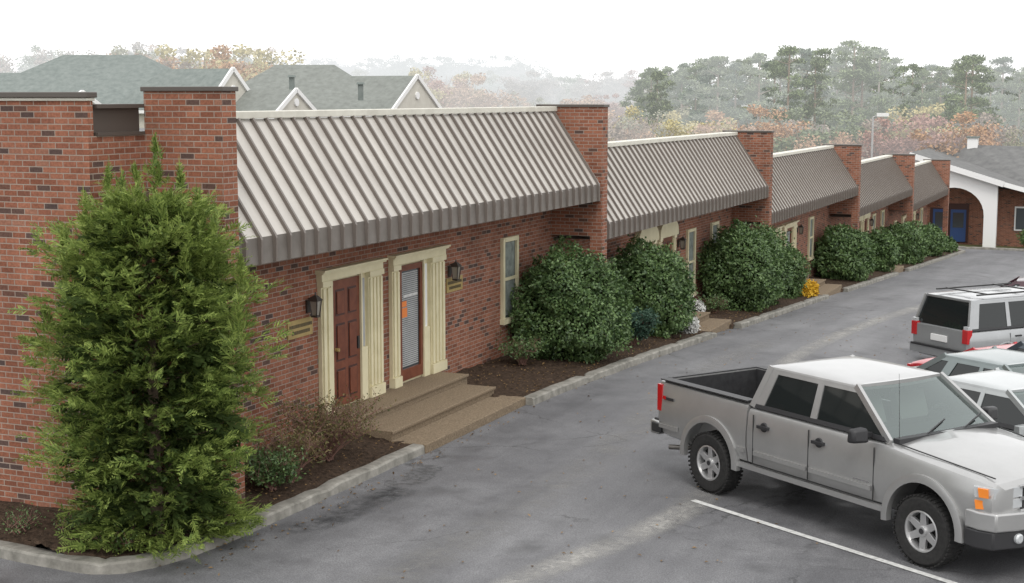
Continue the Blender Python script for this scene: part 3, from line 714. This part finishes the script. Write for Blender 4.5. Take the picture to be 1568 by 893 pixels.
b.box(-8.0,-7.1,y0-.08,y0,gy+.9,gy+2.5,M_white); b.box(-7.9,-7.2,y0-.1,y0-.08,gy+1.0,gy+2.4,M_winglass)
b.build('doors_and_window',lb)
b=MB()
M_hroof=noisy('grey_shingle',(.12,.12,.12),(.19,.19,.185),2,.9,0,5)
b.solid([(-14.5,yp-.4,rakez(-14.5)+.25),(-8.5,yp-.4,rakez(-8.5)+.25),(-5.5,yp+1.5,rakez(-5.5)+.25),(-5.5,y0+10,rakez(-5.5)+.25),(-14.5,y0+10,rakez(-14.5)+.25)],
        [(-14.5,yp-.4,rakez(-14.5)),(-8.5,yp-.4,rakez(-8.5)),(-5.5,yp+1.5,rakez(-5.5)),(-5.5,y0+10,rakez(-5.5)),(-14.5,y0+10,rakez(-14.5))],M_hroof)
b.poly([(-14.8,y0+4,gy+4.2),(-5.5,y0-.8,gy+3.3),(15,y0-.8,gy+2.9),(15,y0+7,gy+5.9),(-11.8,y0+7,gy+6.3)],M_hroof)
b.poly([(-14.8,y0+4,gy+4.2),(-11.8,y0+7,gy+6.3),(-11.8,y0+14,gy+4)],M_hroof)
b.build('roof',lb)
b=MB(); b.beam((-14.5,yp-.45,rakez(-14.5)+.1),(-8.5,yp-.45,rakez(-8.5)+.1),.12,.35,M_white); b.beam((-8.5,yp-.45,rakez(-8.5)+.1),(-5.5,y0-.85,gy+3.15),.12,.3,M_white); b.beam((-5.5,y0-.85,gy+3.15),(15,y0-.85,gy+2.8),.12,.3,M_white)
b.box(-11.9,-11.2,y0+6.5,y0+7.2,gy+5.8,gy+6.8,M_white); b.box(-12.0,-11.1,y0+6.4,y0+7.3,gy+6.8,gy+6.9,M_aptroof)
b.build('fascia_and_cupola',lb)
kerbpath('kerb_e',[(-22,97.6),(20,97.6)],kerb)
bush('low_hedge',-6.2,101,1.2,1.0,gy+1.2,2500,.16,base=gy)
x,y=bearing(13.6,112); zb=g(x,y); sl=empty('street_lamp',(x,y,zb)); M_pole=mat('grey_pole',(.45,.45,.45),.5)
b=MB(); Ht=zt(-.75,112)-zb; b.cyl((0,0,0),(0,0,Ht),.12,.07,M_pole); b.cyl((0,0,Ht),(.5,0,Ht+.15),.05,.05,M_pole); b.box(.3,1.1,-.22,.22,Ht+.05,Ht+.3,M_white); b.cyl((0,0,-.5),(0,0,.3),.2,.2,M_kerb); b.build('pole_and_head',sl)

# ------------------------------------------------------------------ vehicles
M_tyre=noisy('tyre_rubber',(.018,.018,.018),(.035,.034,.033),20,.85,0,3)
M_rim=mat('alloy_rim',(.55,.55,.55),.3,.7)
M_under=mat('underbody_black',(.012,.012,.012),.8)
M_liner=noisy('bed_liner',(.02,.02,.022),(.04,.04,.042),10,.7,.2)
M_carglass=mat('tinted_glass',(.014,.017,.017),.04,spec=.5)
M_seat=mat('seat_cloth',(.16,.16,.155),.9)
M_plastic=mat('black_plastic',(.025,.025,.027),.5)
M_chrome=mat('chrome',(.6,.6,.6),.15,1)
M_pipe=mat('exhaust_pipe',(.15,.14,.13),.4,.8)
M_red=mat('red_lens',(.45,.01,.012),.15,spec=.8); M_amber=mat('amber_lens',(.75,.22,.02),.15,spec=.8)
M_lens=mat('headlight_lens',(.55,.57,.58),.08,.3,spec=.9)
M_seam=mat('panel_seam',(.03,.03,.03),.8)
M_clear=bpy.data.materials.new('clear_windscreen'); M_clear.use_nodes=True
_n=M_clear.node_tree; _n.nodes.clear(); _o=_n.nodes.new('ShaderNodeOutputMaterial'); _t=_n.nodes.new('ShaderNodeBsdfTransparent'); _t.inputs[0].default_value=(.66,.75,.71,1)
_g=_n.nodes.new('ShaderNodeBsdfGlossy'); _g.inputs['Roughness'].default_value=.03; _g.inputs[0].default_value=(.85,.95,.93,1); _f=_n.nodes.new('ShaderNodeFresnel'); _f.inputs[0].default_value=1.6
_m=_n.nodes.new('ShaderNodeMixShader'); _a=_n.nodes.new('ShaderNodeMath'); _a.operation='ADD'; _a.inputs[1].default_value=.12
_n.links.new(_f.outputs[0],_a.inputs[0]); _n.links.new(_a.outputs[0],_m.inputs[0]); _n.links.new(_t.outputs[0],_m.inputs[1]); _n.links.new(_g.outputs[0],_m.inputs[2]); _n.links.new(_m.outputs[0],_o.inputs[0])
def paint(name,c,metal=.35,rough=.32):
    m=mat(name,c,rough,metal,.5,.6); bsdf(m).inputs['Coat Roughness'].default_value=.05
    n=noise(m,2.5,5,rough=.7); r=ramp(m,n.outputs[0],[(.3,tuple(q*.92 for q in c)),(.7,tuple(q*1.04 for q in c))]); ln(m,r.outputs[0],bsdf(m).inputs['Base Color'])
    return m
def sec(w,zb,zm,zt_,zc,sh=.12):
    return [(0,zb),(w-.14,zb),(w-.04,zb+.06),(w,zb+(zm-zb)*.6),(w,zm),(w-.025,zt_-.09),(w-.05,zt_-.035),(w-sh,zt_),(w*.45,zc-(zc-zt_)*.25),(0,zc)]
def loft(b,st,m):
    rings=[]
    for x,pts in st: rings.append([(x,y,z) for y,z in pts]+[(x,-y,z) for y,z in pts[-2:0:-1]])
    k=len(rings[0]);V=[p for r in rings for p in r];F=[]
    for i in range(len(rings)-1):
        for j in range(k): F.append((i*k+j,i*k+(j+1)%k,(i+1)*k+(j+1)%k,(i+1)*k+j))
    F.append(tuple(range(k)));F.append(tuple(range((len(rings)-1)*k,len(rings)*k)))
    b.add(V,F,m)
def apply_cut(o,cutters):
    for c in cutters:
        md=o.modifiers.new('cut','BOOLEAN'); md.operation='DIFFERENCE'; md.object=c; md.solver='EXACT'
    dg=bpy.context.evaluated_depsgraph_get(); dg.update()
    me=bpy.data.meshes.new_from_object(o.evaluated_get(dg)); o.modifiers.clear(); o.data=me
    me.polygons.foreach_set('use_smooth',[True]*len(me.polygons)); me.set_sharp_from_angle(angle=math.radians(28))
def cylcut(x,z,r,y0,y1):
    b=MB(); b.cyl((x,y0,z),(x,y1,z),r,r,M_under,40); return b.build('cut')
def wheel(parent,name,x,y,R,w,side,spokes=6,rimr=.62):
    b=MB(); r=R*rimr; s=side
    b.lathe_y((x,y,R),[(r,-w*.46),(r+.03,-w*.5),(R-.04,-w*.5),(R-.012,-w*.42),(R,-w*.3),(R,w*.3),(R-.012,w*.42),(R-.04,w*.5),(r+.03,w*.5),(r,w*.46),(r,-w*.46)],M_tyre,44)
    for i in range(44):
        t=2*math.pi*i/44
        for q in(-1,1):
            c=Vector((x+math.cos(t)*(R+.001),y+q*w*.3,R+math.sin(t)*(R+.001))); b.beam(c-Vector((math.cos(t),0,math.sin(t)))*.012,c+Vector((math.cos(t),0,math.sin(t)))*.006,.1*w/.26,.028,M_tyre,up=(-math.sin(t),0,math.cos(t)))
    b.build(name+'_tyre',parent,smooth=35,uvs=False)
    b=MB(); f=y+s*w*.40
    b.lathe_y((x,f,R),[(r,s*.02),(r-.02,s*.025),(r-.03,0),(r-.035,-s*.1)],M_rim,40)
    b.cyl((x,y+s*w*.1,R),(x,y+s*w*.12,R),r-.01,r-.01,M_under,30)
    for i in range(spokes):
        t=2*math.pi*(i+.5)/spokes; d=Vector((math.cos(t),0,math.sin(t))); n=Vector((-math.sin(t),0,math.cos(t)))
        c=Vector((x,f-s*.015,R)); a0=c+d*.05; a1=c+d*(r-.02)+Vector((0,s*.012,0)); w0,w1=r*.20,r*.15
        A=[a0+n*w0,a0-n*w0,a1-n*w1,a1+n*w1]; B=[p-Vector((0,s*.045,0)) for p in A]; b.solid(A,B,M_rim)
    b.cyl((x,f-s*.05,R),(x,f+s*.012,R),r*.30,r*.24,M_rim,20); b.cyl((x,f+s*.012,R),(x,f+s*.02,R),r*.14,r*.14,M_plastic,16)
    b.build(name+'_rim',parent,smooth=35,bevel=.004,uvs=False)
def panel(b,pts,y_of,t,side,m):
    A=[(x,side*(y_of(z)),z) for x,z in pts]; B=[(x,side*(y_of(z)+t),z) for x,z in pts]; b.solid(A,B,m)
def arc_flare(b,x,z,r0,r1,w0,w1,side,m,a0=-12,a1=192,n=26):
    for i in range(n):
        t0=math.radians(a0+(a1-a0)*i/n);t1=math.radians(a0+(a1-a0)*(i+1)/n)
        q=[(r0,w0),(r1,w0),(r1,w1-.01),((r0+r1)/2+.01,w1),(r0,w1)]
        A=[(x+math.cos(t0)*r,side*w,z+math.sin(t0)*r) for r,w in q];B=[(x+math.cos(t1)*r,side*w,z+math.sin(t1)*r) for r,w in q]
        n_=len(q); b.add(A+B,[(k,k+n_,(k+1)%n_+n_,(k+1)%n_) for k in range(n_)]+([tuple(range(n_))] if i==0 else [])+([tuple(range(n_,2*n_))] if i==n-1 else []),m)

def greenhouse(e,P,base,roof,zb,zr,wb,wr,pillars,crown=.05,side=M_carglass,rail=.07):
    xb0,xb1=base; xr0,xr1=roof
    b=MB()
    V=[(xb0,-wb,zb),(xb1,-wb,zb),(xb1,wb,zb),(xb0,wb,zb),(xr0,-wr,zr),(xr1,-wr,zr),(xr1,wr,zr),(xr0,wr,zr)]
    b.add(V,[(0,1,5,4),(2,3,7,6),(3,0,4,7)],side)
    m_=10; rows=[]
    for j in range(5):
        v=j/4; row=[]
        for i in range(m_+1):
            u=-1+2*i/m_; w=wb+(wr-wb)*v; x=xb1+(xr1-xb1)*v+.10*(1-u*u)
            row.append((x,u*w,zb+(zr-zb)*v))
        rows.append(row)
    VV=[p for r in rows for p in r]; b.add(VV,[(j*(m_+1)+i,j*(m_+1)+i+1,(j+1)*(m_+1)+i+1,(j+1)*(m_+1)+i) for j in range(4) for i in range(m_)],M_clear)
    b.build('window_glass',e,smooth=30,uvs=False)
    b=MB(); H=zr-zb
    b.prism_y([(xb1-.02,zb+.012),(xb1-.35,zb+.012),(xb1-.40,zb+.05),(xb1-.28,zb+.09),(xb1-.12,zb+.05)],-wb+.06,wb-.06,M_plastic)
    b.box(xb0+.05,xb1-.36,-wb+.05,wb-.05,zb+.005,zb+.012,M_under)
    sx=xr1-.15
    for yy in (-.38,.38):
        b.prism_y([(sx-.05,zb+.01),(sx+.10,zb+.01),(sx-.02,zb+H*.62),(sx-.13,zb+H*.62)],yy-.25,yy+.25,M_seat)
        b.prism_y([(sx-.11,zb+H*.64),(sx-.01,zb+H*.64),(sx-.04,zb+H*.86),(sx-.12,zb+H*.86)],yy-.13,yy+.13,M_seat)
    b.box(xr0+.25,xr0+.38,-.62*wb,.62*wb,zb+.01,zb+H*.6,M_seat)
    for i in range(14):
        t0=2*math.pi*i/14;t1=2*math.pi*(i+1)/14
        b.beam((xb1-.42+.05*math.sin(t0),.38+.18*math.cos(t0),zb+.10+.15*math.sin(t0)),(xb1-.42+.05*math.sin(t1),.38+.18*math.cos(t1),zb+.10+.15*math.sin(t1)),.03,.03,M_plastic)
    b.box(xr1-.04,xr1-.01,-.12,.12,zr-.14,zr-.07,M_plastic)
    b.build('interior',e,bevel=.02,uvs=False)
    b=MB(); st=[]; n=12
    for i in range(n+1):
        t=i/n; x=xr0-.03+(xr1-xr0+.06)*t; k=math.sin(math.pi*t)**.5 if 0<t<1 else 0
        zc=zr+crown*(.35+.65*k); w=wr+.02
        st.append((x,[(0,zr-.02),(w-.05,zr-.02),(w,zr-.01),(w-.01,zr+.015),(w-.06,zr+.035*(.5+.5*k)+.005),(w*.7,zr+(zc-zr)*.8+.005),(w*.35,zc+.004),(0,zc+.006)]))
    loft(b,st,P)
    def yo(z): return wb+(wr-wb)*(z-zb)/(zr-zb)
    def xl(a,c,v): return a+(c-a)*v
    for s in (-1,1):
        for (a0,a1,t0,t1) in pillars:
            panel(b,[(a0,zb),(a1,zb),(t1,zr),(t0,zr)],yo,.014,s,P)
        v=1-rail/H; xa=xl(xb0,xr0,v);xc=xl(xb1,xr1,v)
        panel(b,[(xa,zb+H*v),(xc,zb+H*v),(xr1,zr),(xr0,zr)],yo,.0125,s,P)
        v=.05/H; panel(b,[(xb0,zb),(xb1,zb),(xl(xb1,xr1,v),zb+.05),(xl(xb0,xr0,v),zb+.05)],yo,.016,s,M_plastic)
        b.beam((xb1+.01,s*(wb-.005),zb),(xr1+.01,s*(wr-.005),zr+.01),.075,.05,P,up=(0,s,0))
        b.beam((xb0-.0,s*(wb-.01),zb),(xr0-.0,s*(wr-.01),zr+.01),.09,.06,P,up=(0,s,0))
    hd_=[(xr1-.08,-wr)]+[(xr1+.012+.10*(1-u*u),u*wr) for u in np.linspace(-1,1,11)]+[(xr1-.08,wr)]
    b.solid([(x,y,zr-.045) for x,y in hd_],[(x,y,zr+.02+.3*crown*(1-(y/wr)**2)) for x,y in hd_],P)
    b.beam((xr0,-wr,zr-.01),(xr0,wr,zr-.01),.05,.05,P)
    b.build('roof_and_pillars',e,smooth=35,uvs=False)
    b=MB()
    for yy in (-.45,.2):
        k=abs(xb1-xr1); b.beam((xb1+.11,yy,zb+.03),(xb1+.10-.16*k/.7,yy+.55,zb+.03+.16*H/.7),.015,.015,M_plastic)
    b.build('wipers',e,uvs=False)

def truck(loc,heading):
    e=empty('pickup_truck',(*loc,g(*loc)+A0),heading); e.scale=(1.03,1.02,1.02)
    P=paint('silver_paint',(.41,.41,.405),.6,.36)
    R=.42; ax=1.88; W=.985; AR=.53; AZ=R+.06
    b=MB(); zb=.54
    loft(b,[(2.86,sec(.84,.66,.95,1.10,1.13,.06)),(2.81,sec(.93,.60,.97,1.16,1.19,.08)),(2.6,sec(.965,zb,.99,1.20,1.25)),(2.2,sec(W,zb,1.0,1.24,1.31)),(1.7,sec(W,zb,1.0,1.28,1.36)),(1.36,sec(W,zb,1.0,1.32,1.39)),(1.30,sec(W,zb,1.0,1.33,1.335)),(-1.12,sec(W,zb,1.0,1.335,1.335))],P)
    body=b.build('cab_body',e,uvs=False)
    b=MB(); loft(b,[(-1.145,sec(W,zb,1.0,1.38,1.38)),(-2.0,sec(W,zb,1.0,1.385,1.385)),(-2.9,sec(W-.005,zb+.03,1.0,1.395,1.395)),(-3.02,sec(W-.03,zb+.06,1.0,1.395,1.395))],P)
    bed=b.build('bed_body',e,uvs=False)
    c=MB(); c.box(-2.93,-1.22,-.79,.79,.82,1.6,M_liner); bc=c.build('cut')
    w1=[cylcut(ax,AZ,AR,.55,1.3),cylcut(ax,AZ,AR,-1.3,-.55)]; w2=[cylcut(-ax,AZ,AR-.01,.80,1.3),cylcut(-ax,AZ,AR-.01,-1.3,-.80)]
    for c in w1+w2+[bc]: c.parent=e
    bpy.context.view_layer.update()
    apply_cut(body,w1); apply_cut(bed,w2+[bc])
    for c in w1+w2+[bc]: bpy.data.objects.remove(c)
    b=MB()
    for s in(-1,1):
        arc_flare(b,ax,AZ,AR-.02,AR+.075,W-.05,W+.03,s,P,-4,186); arc_flare(b,-ax,AZ,AR-.03,AR+.065,W-.05,W+.03,s,P,-4,186)
        panel(b,[(1.33,.50),(-1.32,.50),(-1.32,.57),(1.33,.57)],lambda z:W-.06,.05,s,P)
    b.build('wheel_arch_flares',e,smooth=40,uvs=False)
    b=MB()
    b.box(-2.95,2.6,-.6,.6,.44,.70,M_under); b.box(-2.92,-1.23,-.78,.78,.825,.835,M_liner)
    for s in(-1,1):
        for xx in(ax,-ax): b.box(xx-.5,xx+.5,s*.56,s*.60,.47,1.0,M_under)
        b.box(-2.92,-1.23,s*.775,s*.788,.835,1.385,M_liner)
        b.box(-2.98,-1.16,s*.80,s*.955,1.394,1.41,M_plastic)
        b.box(-2.2,-1.5,s*.56,s*.775,.835,1.06,M_liner)
    b.box(-1.235,-1.222,-.775,.775,.835,1.38,M_liner); b.box(-2.928,-2.915,-.775,.775,.835,1.38,M_liner)
    b.box(-3.0,-2.94,-.8,.8,1.396,1.412,M_plastic); b.box(-1.22,-1.16,-.8,.8,1.383,1.40,M_plastic)
    for i in range(9): b.box(-2.9,-1.25,-.72+i*.18-.03,-.72+i*.18+.03,.835,.85,M_liner)
    b.box(-1.14,-1.125,-.9,.9,.54,1.3,M_under)
    b.cyl((-2.5,-.75,.47),(-2.80,-.93,.45),.035,.035,M_pipe)
    b.build('chassis_and_bed_liner',e,uvs=False)
    greenhouse(e,P,(-1.10,1.28),(-.93,.56),1.335,1.865,.905,.735,[(-1.10,-.90,-.93,-.76),(-.04,.07,-.05,.05)],.06,rail=.065)
    b=MB()
    def side(x0,x1,z0,z1,m,t=.004,yy=W):
        for s in(-1,1): b.box(x0,x1,s*(yy-.01),s*(yy+t),z0,z1,m)
    for x in(-1.0,.02,1.12): side(x-.007,x+.007,.60,1.25,M_seam,.002)
    side(-1.0,1.12,.595,.607,M_seam,.002)
    for x in(-.80,.20):
        for s in(-1,1): b.box(x-.1,x+.1,s*(W-.02),s*(W+.035),1.10,1.14,M_plastic); b.cyl((x-.0,s*(W-.02),1.12),(x,s*(W+.006),1.12),.065,.06,M_plastic,16)
    for x0,x1 in((-.99,.01),(.03,1.11)): side(x0+.02,x1-.02,.72,.78,P,.022)
    side(-2.95,-2.55,.72,.78,P,.02); side(-1.30,-1.16,.72,.78,P,.02)
    side(.80,1.05,.80,.822,M_chrome,.003)
    for s in(-1,1):
        b.beam((1.0,s*.93,1.38),(1.02,s*1.08,1.40),.06,.06,M_plastic)
        b.box(-3.03,-2.93,s*(W-.17),s*(W-.012),.95,1.33,M_red)
        A=[(2.88,s*.52,1.0),(2.88,s*.52,1.11),(2.82,s*.90,1.12),(2.82,s*.90,.99)];B=[(2.70,y,z) for _,y,z in A]; b.solid(A,B,M_lens)
        A=[(2.83,s*.90,1.0),(2.82,s*.90,1.12),(2.60,s*.985,1.12),(2.62,s*.985,1.0)];B=[(x-.05,y*.9,z) for x,y,z in A]; b.solid(A,B,M_lens)
        A=[(2.88,s*.52,.88),(2.88,s*.52,.98),(2.82,s*.90,.97),(2.82,s*.90,.87)];B=[(2.70,y,z) for _,y,z in A]; b.solid(A,B,M_lens)
        A=[(2.832,s*.88,.88),(2.832,s*.88,.97),(2.62,s*.99,.97),(2.64,s*.99,.87)];B=[(x-.05,y*.9,z) for x,y,z in A]; b.solid(A,B,M_amber)
        A=[(2.78,s*.955,1.01),(2.77,s*.955,1.11),(2.66,s*.992,1.11),(2.68,s*.992,1.01)];B=[(x-.05,y*.9,z) for x,y,z in A]; b.solid(A,B,M_amber)
        b.box(-2.86,-2.66,s*(W-.005),s*(W+.001),1.13,1.17,M_plastic); b.box(-2.89,-2.82,s*(W),s*(W+.003),1.135,1.185,M_red)
    b.box(2.82,2.875,-.52,.52,.86,1.11,M_plastic); b.box(2.87,2.905,-.55,.55,.965,1.005,M_chrome)
    for i in range(14): b.box(2.872,2.88,-.5+i*.077,-.49+i*.077,.87,1.10,M_seam)
    b.box(2.86,2.90,-.56,.56,1.105,1.13,M_chrome);b.box(2.86,2.90,-.56,.56,.84,.865,M_chrome)
    b.build('lamps_handles_trim',e,bevel=.005,uvs=False)
    b=MB()
    for s in(-1,1):
        b.solid([(.94,s*1.04,1.30),(1.12,s*1.05,1.31),(1.10,s*1.06,1.49),(.96,s*1.05,1.49)],[(.94,s*1.27,1.30),(1.07,s*1.27,1.32),(1.06,s*1.27,1.48),(.96,s*1.27,1.48)],M_plastic)
    b.build('side_mirrors',e,smooth=60,bevel=.035,uvs=False)
    b=MB()
    prof=[(2.70,-1.0),(2.88,-.93),(2.97,-.6),(3.0,0),(2.97,.6),(2.88,.93),(2.70,1.0)]
    inn=[(2.50,-1.0),(2.6,-.85),(2.7,-.5),(2.7,0),(2.7,.5),(2.6,.85),(2.50,1.0)]
    for zz0,zz1,m,ins in((.64,.85,P,0),(.43,.64,M_plastic,.03)):
        loop=[(x-ins,y) for x,y in prof]+inn[::-1]
        b.solid([(x,y,zz0) for x,y in loop],[(x,y,zz1) for x,y in loop],m)
    for s in (-1,1):
        b.cyl((2.90,s*.62,.55),(2.965,s*.62,.55),.06,.06,M_lens,16); b.box(2.90,3.0,s*.3,s*.42,.44,.52,M_chrome)
    b.box(-3.22,-3.03,-.95,.95,.58,.78,P); b.box(-3.20,-3.03,-.9,.9,.74,.805,M_plastic); b.box(-3.16,-2.95,-.98,.98,.62,.76,M_plastic)
    b.build('bumpers',e,smooth=40,bevel=.02,uvs=False)
    b=MB(); b.cyl((1.34,-.80,1.33),(1.30,-.80,2.15),.004,.002,M_black,5)
    b.build('antenna',e,uvs=False)
    b=MB()
    for s in(-1,1): b.beam((1.42,s*.86,1.330),(2.74,s*.80,1.205),.012,.012,M_seam)
    b.beam((1.35,-.86,1.355),(1.35,.86,1.355),.10,.06,M_plastic)
    b.build('hood_seams',e,uvs=False)
    for s in(-1,1):
        for x,nm in((ax,'front'),(-ax,'rear')): wheel(e,f'{nm}_wheel_{"l" if s>0 else "r"}',x,s*(W-.125),R,.27,s,6,.58)
    return e

def car(name,loc,heading,P,kind='sedan',dz=0,sz=1):
    e=empty(name,(*loc,g(*loc)+A0+dz),heading); e.scale=(1,1,sz)
    if kind=='sedan':
        ax0,ax1,R,W=1.42,-1.36,.325,.90; zb=.20
        st=[(2.36,sec(.66,.28,.45,.60,.61,.08)),(2.28,sec(.78,.22,.5,.68,.70,.10)),(2.0,sec(.86,zb,.55,.76,.80)),(1.5,sec(W,zb,.6,.86,.91)),(1.08,sec(W,zb,.62,.93,.965)),(1.03,sec(W,zb,.62,.94,.948)),(-1.5,sec(W,zb,.64,.948,.948)),(-1.66,sec(W,zb,.64,.96,1.0)),(-2.1,sec(.87,zb,.62,.94,.99)),(-2.32,sec(.82,.25,.6,.88,.93,.1)),(-2.40,sec(.76,.32,.55,.74,.76,.1))]
        gh=((-1.62,1.05),(-.92,.22),.95,1.40,.80,.60,[(-.98,-.80,-.80,-.62),(-.2,-.12,-.19,-.12)])
    else:
        ax0,ax1,R,W=1.5,-1.5,.39,.97; zb=.42
        st=[(2.45,sec(.80,.5,.8,.98,1.0,.06)),(2.36,sec(.90,.45,.85,1.04,1.06)),(2.0,sec(.95,zb,.9,1.10,1.13)),(1.2,sec(W,zb,.95,1.18,1.22)),(1.15,sec(W,zb,.95,1.19,1.19)),(-2.5,sec(W,zb,.95,1.19,1.19)),(-2.62,sec(.94,.48,.95,1.19,1.19)),(-2.68,sec(.88,.55,.95,1.17,1.18))]
        gh=((-2.60,1.15),(-2.42,.42),1.19,1.86,.90,.74,[(-2.6,-2.35,-2.42,-2.2),(-1.45,-1.33,-1.42,-1.32),(-.38,-.28,-.38,-.3)])
    b=MB(); loft(b,st,P); body=b.build('body',e,uvs=False)
    cs=[cylcut(x,R+.02,R+.065,y0,y1) for x in(ax0,ax1) for y0,y1 in((.55,1.3),(-1.3,-.55))]
    for c in cs: c.parent=e
    bpy.context.view_layer.update(); apply_cut(body,cs)
    for c in cs: bpy.data.objects.remove(c)
    greenhouse(e,P,*gh,.05)
    b=MB(); b.box(ax1-.6,ax0+.6,-.56,.56,zb-.02,zb+.3,M_under)
    for s in(-1,1):
        for x in(ax0,ax1): arc_flare(b,x,R+.02,R+.05,R+.09,W-.05,W+.008,s,P,0,180)
        zt_=gh[2]
        for x in((-1.2,-.16,.92) if kind=='sedan' else(-1.4,-.33,1.0)): b.box(x-.005,x+.005,s*(W-.01),s*(W+.002),zb+.12,zt_-.1,M_seam)
        for x in((-.95,.08) if kind=='sedan' else(-1.15,-.1)): b.box(x-.09,x+.09,s*(W-.02),s*(W+.025),zt_-.2,zt_-.165,P if kind=='sedan' else M_plastic)
        b.box(-1.0,.95,s*(W-.01),s*(W+.012),zb+.22,zb+.27,P)
        b.solid([(.72,s*.88,zt_+.0),(.86,s*.88,zt_),(.84,s*.88,zt_+.13),(.74,s*.88,zt_+.13)],[(.74,s*1.07,zt_+.02),(.84,s*1.07,zt_+.02),(.83,s*1.07,zt_+.13),(.75,s*1.07,zt_+.13)],P)
        if kind=='sedan':
            b.box(-2.39,-2.24,s*.50,s*.80,.68,.84,M_red); b.box(2.2,2.335,s*.45,s*.72,.52,.64,M_lens)
        else:
            b.box(-2.70,-2.55,s*.76,s*.93,.9,1.22,M_red); b.box(-2.685,-2.60,s*.78,s*.92,1.22,1.3,M_lens); b.box(2.3,2.45,s*.5,s*.82,.82,.98,M_lens)
            b.beam((-2.2,s*.66,1.98),(.2,s*.66,1.98),.04,.035,M_black)
            for x in(-2.1,-1.0,.1): b.beam((x,s*.66,1.9),(x,s*.66,1.98),.04,.04,M_black)
    if kind=='suv':
        b.box(-2.76,-2.6,-.9,.9,.5,.72,P); b.box(-2.78,-2.7,-.85,.85,.68,.73,M_plastic); b.box(-2.71,-2.68,-.26,.26,.85,1.0,M_white)
        b.beam((-1.9,-.66,1.99),(-1.9,.66,1.99),.04,.03,M_black); b.beam((-.4,-.66,1.99),(-.4,.66,1.99),.04,.03,M_black)
    else:
        b.box(-2.41,-2.36,-.25,.25,.6,.72,M_white); b.box(-2.44,-2.3,-.76,.76,.34,.5,P); b.box(2.3,2.38,-.4,.4,.38,.5,M_plastic)
    b.build('trim',e,bevel=.006,uvs=False)
    for s in(-1,1):
        for x,nm in((ax0,'front'),(ax1,'rear')): wheel(e,f'{nm}_wheel_{"l" if s>0 else "r"}',x,s*(W-.12),R,.21,s,7,.64)
    return e
hd=math.atan2(-.568,.823)
truck((-3.26,19.32),hd)
car('silver_sedan',(-1.5,22.0),hd,paint('pale_silver_paint',(.42,.44,.44),.5))
car('green_grey_sedan',(-1.75,24.35),hd,paint('green_grey_paint',(.20,.235,.235),.4))
car('dark_grey_sedan',(-.75,26.7),hd,paint('dark_grey_paint',(.05,.065,.08)),sz=1.06)
car('red_coupe',(-1.75,28.75),hd,paint('red_paint',(.42,.02,.03),.1),sz=.84)
car('silver_suv',(-2.6,37.6),math.radians(90-40),paint('suv_silver_paint',(.37,.38,.385),.55),'suv')
car('dark_maroon_sedan',(-2.75,50.0),math.radians(0),paint('maroon_dark_paint',(.06,.02,.03),.2))

# ------------------------------------------------------------------ light & camera
w=bpy.data.worlds.new('World'); S.world=w; w.use_nodes=True; nt=w.node_tree
bg=nt.nodes['Background']; sky=nt.nodes.new('ShaderNodeTexSky'); sky.sky_type='NISHITA'; sky.sun_disc=False
EL=math.radians(50); sky.sun_elevation=EL; sky.sun_rotation=math.radians(150); sky.dust_density=4
mx=nt.nodes.new('ShaderNodeMix'); mx.data_type='RGBA'; mx.inputs[0].default_value=.93
nt.links.new(sky.outputs[0],mx.inputs[6]); mx.inputs[7].default_value=(12.9,12.9,12.9,1)
nt.links.new(mx.outputs[2],bg.inputs[0]); bg.inputs[1].default_value=.12
l=bpy.data.lights.new('sun','SUN'); l.energy=1.1; l.angle=math.radians(20); l.color=(1,.97,.92)
lo=bpy.data.objects.new('sun',l); S.collection.objects.link(lo)
sd=Vector((math.sin(math.radians(150))*math.cos(EL),math.cos(math.radians(150))*math.cos(EL),math.sin(EL)))
lo.rotation_euler=sd.to_track_quat('Z','Y').to_euler()
c=bpy.data.cameras.new('camera'); co=bpy.data.objects.new('camera',c); S.collection.objects.link(co); S.camera=co
c.sensor_width=36; c.lens=36*2270/1568; c.clip_end=5000; c.clip_start=.1
co.location=(0,0,5.2); co.rotation_euler=(math.radians(90-7.48),0,math.radians(23.2))
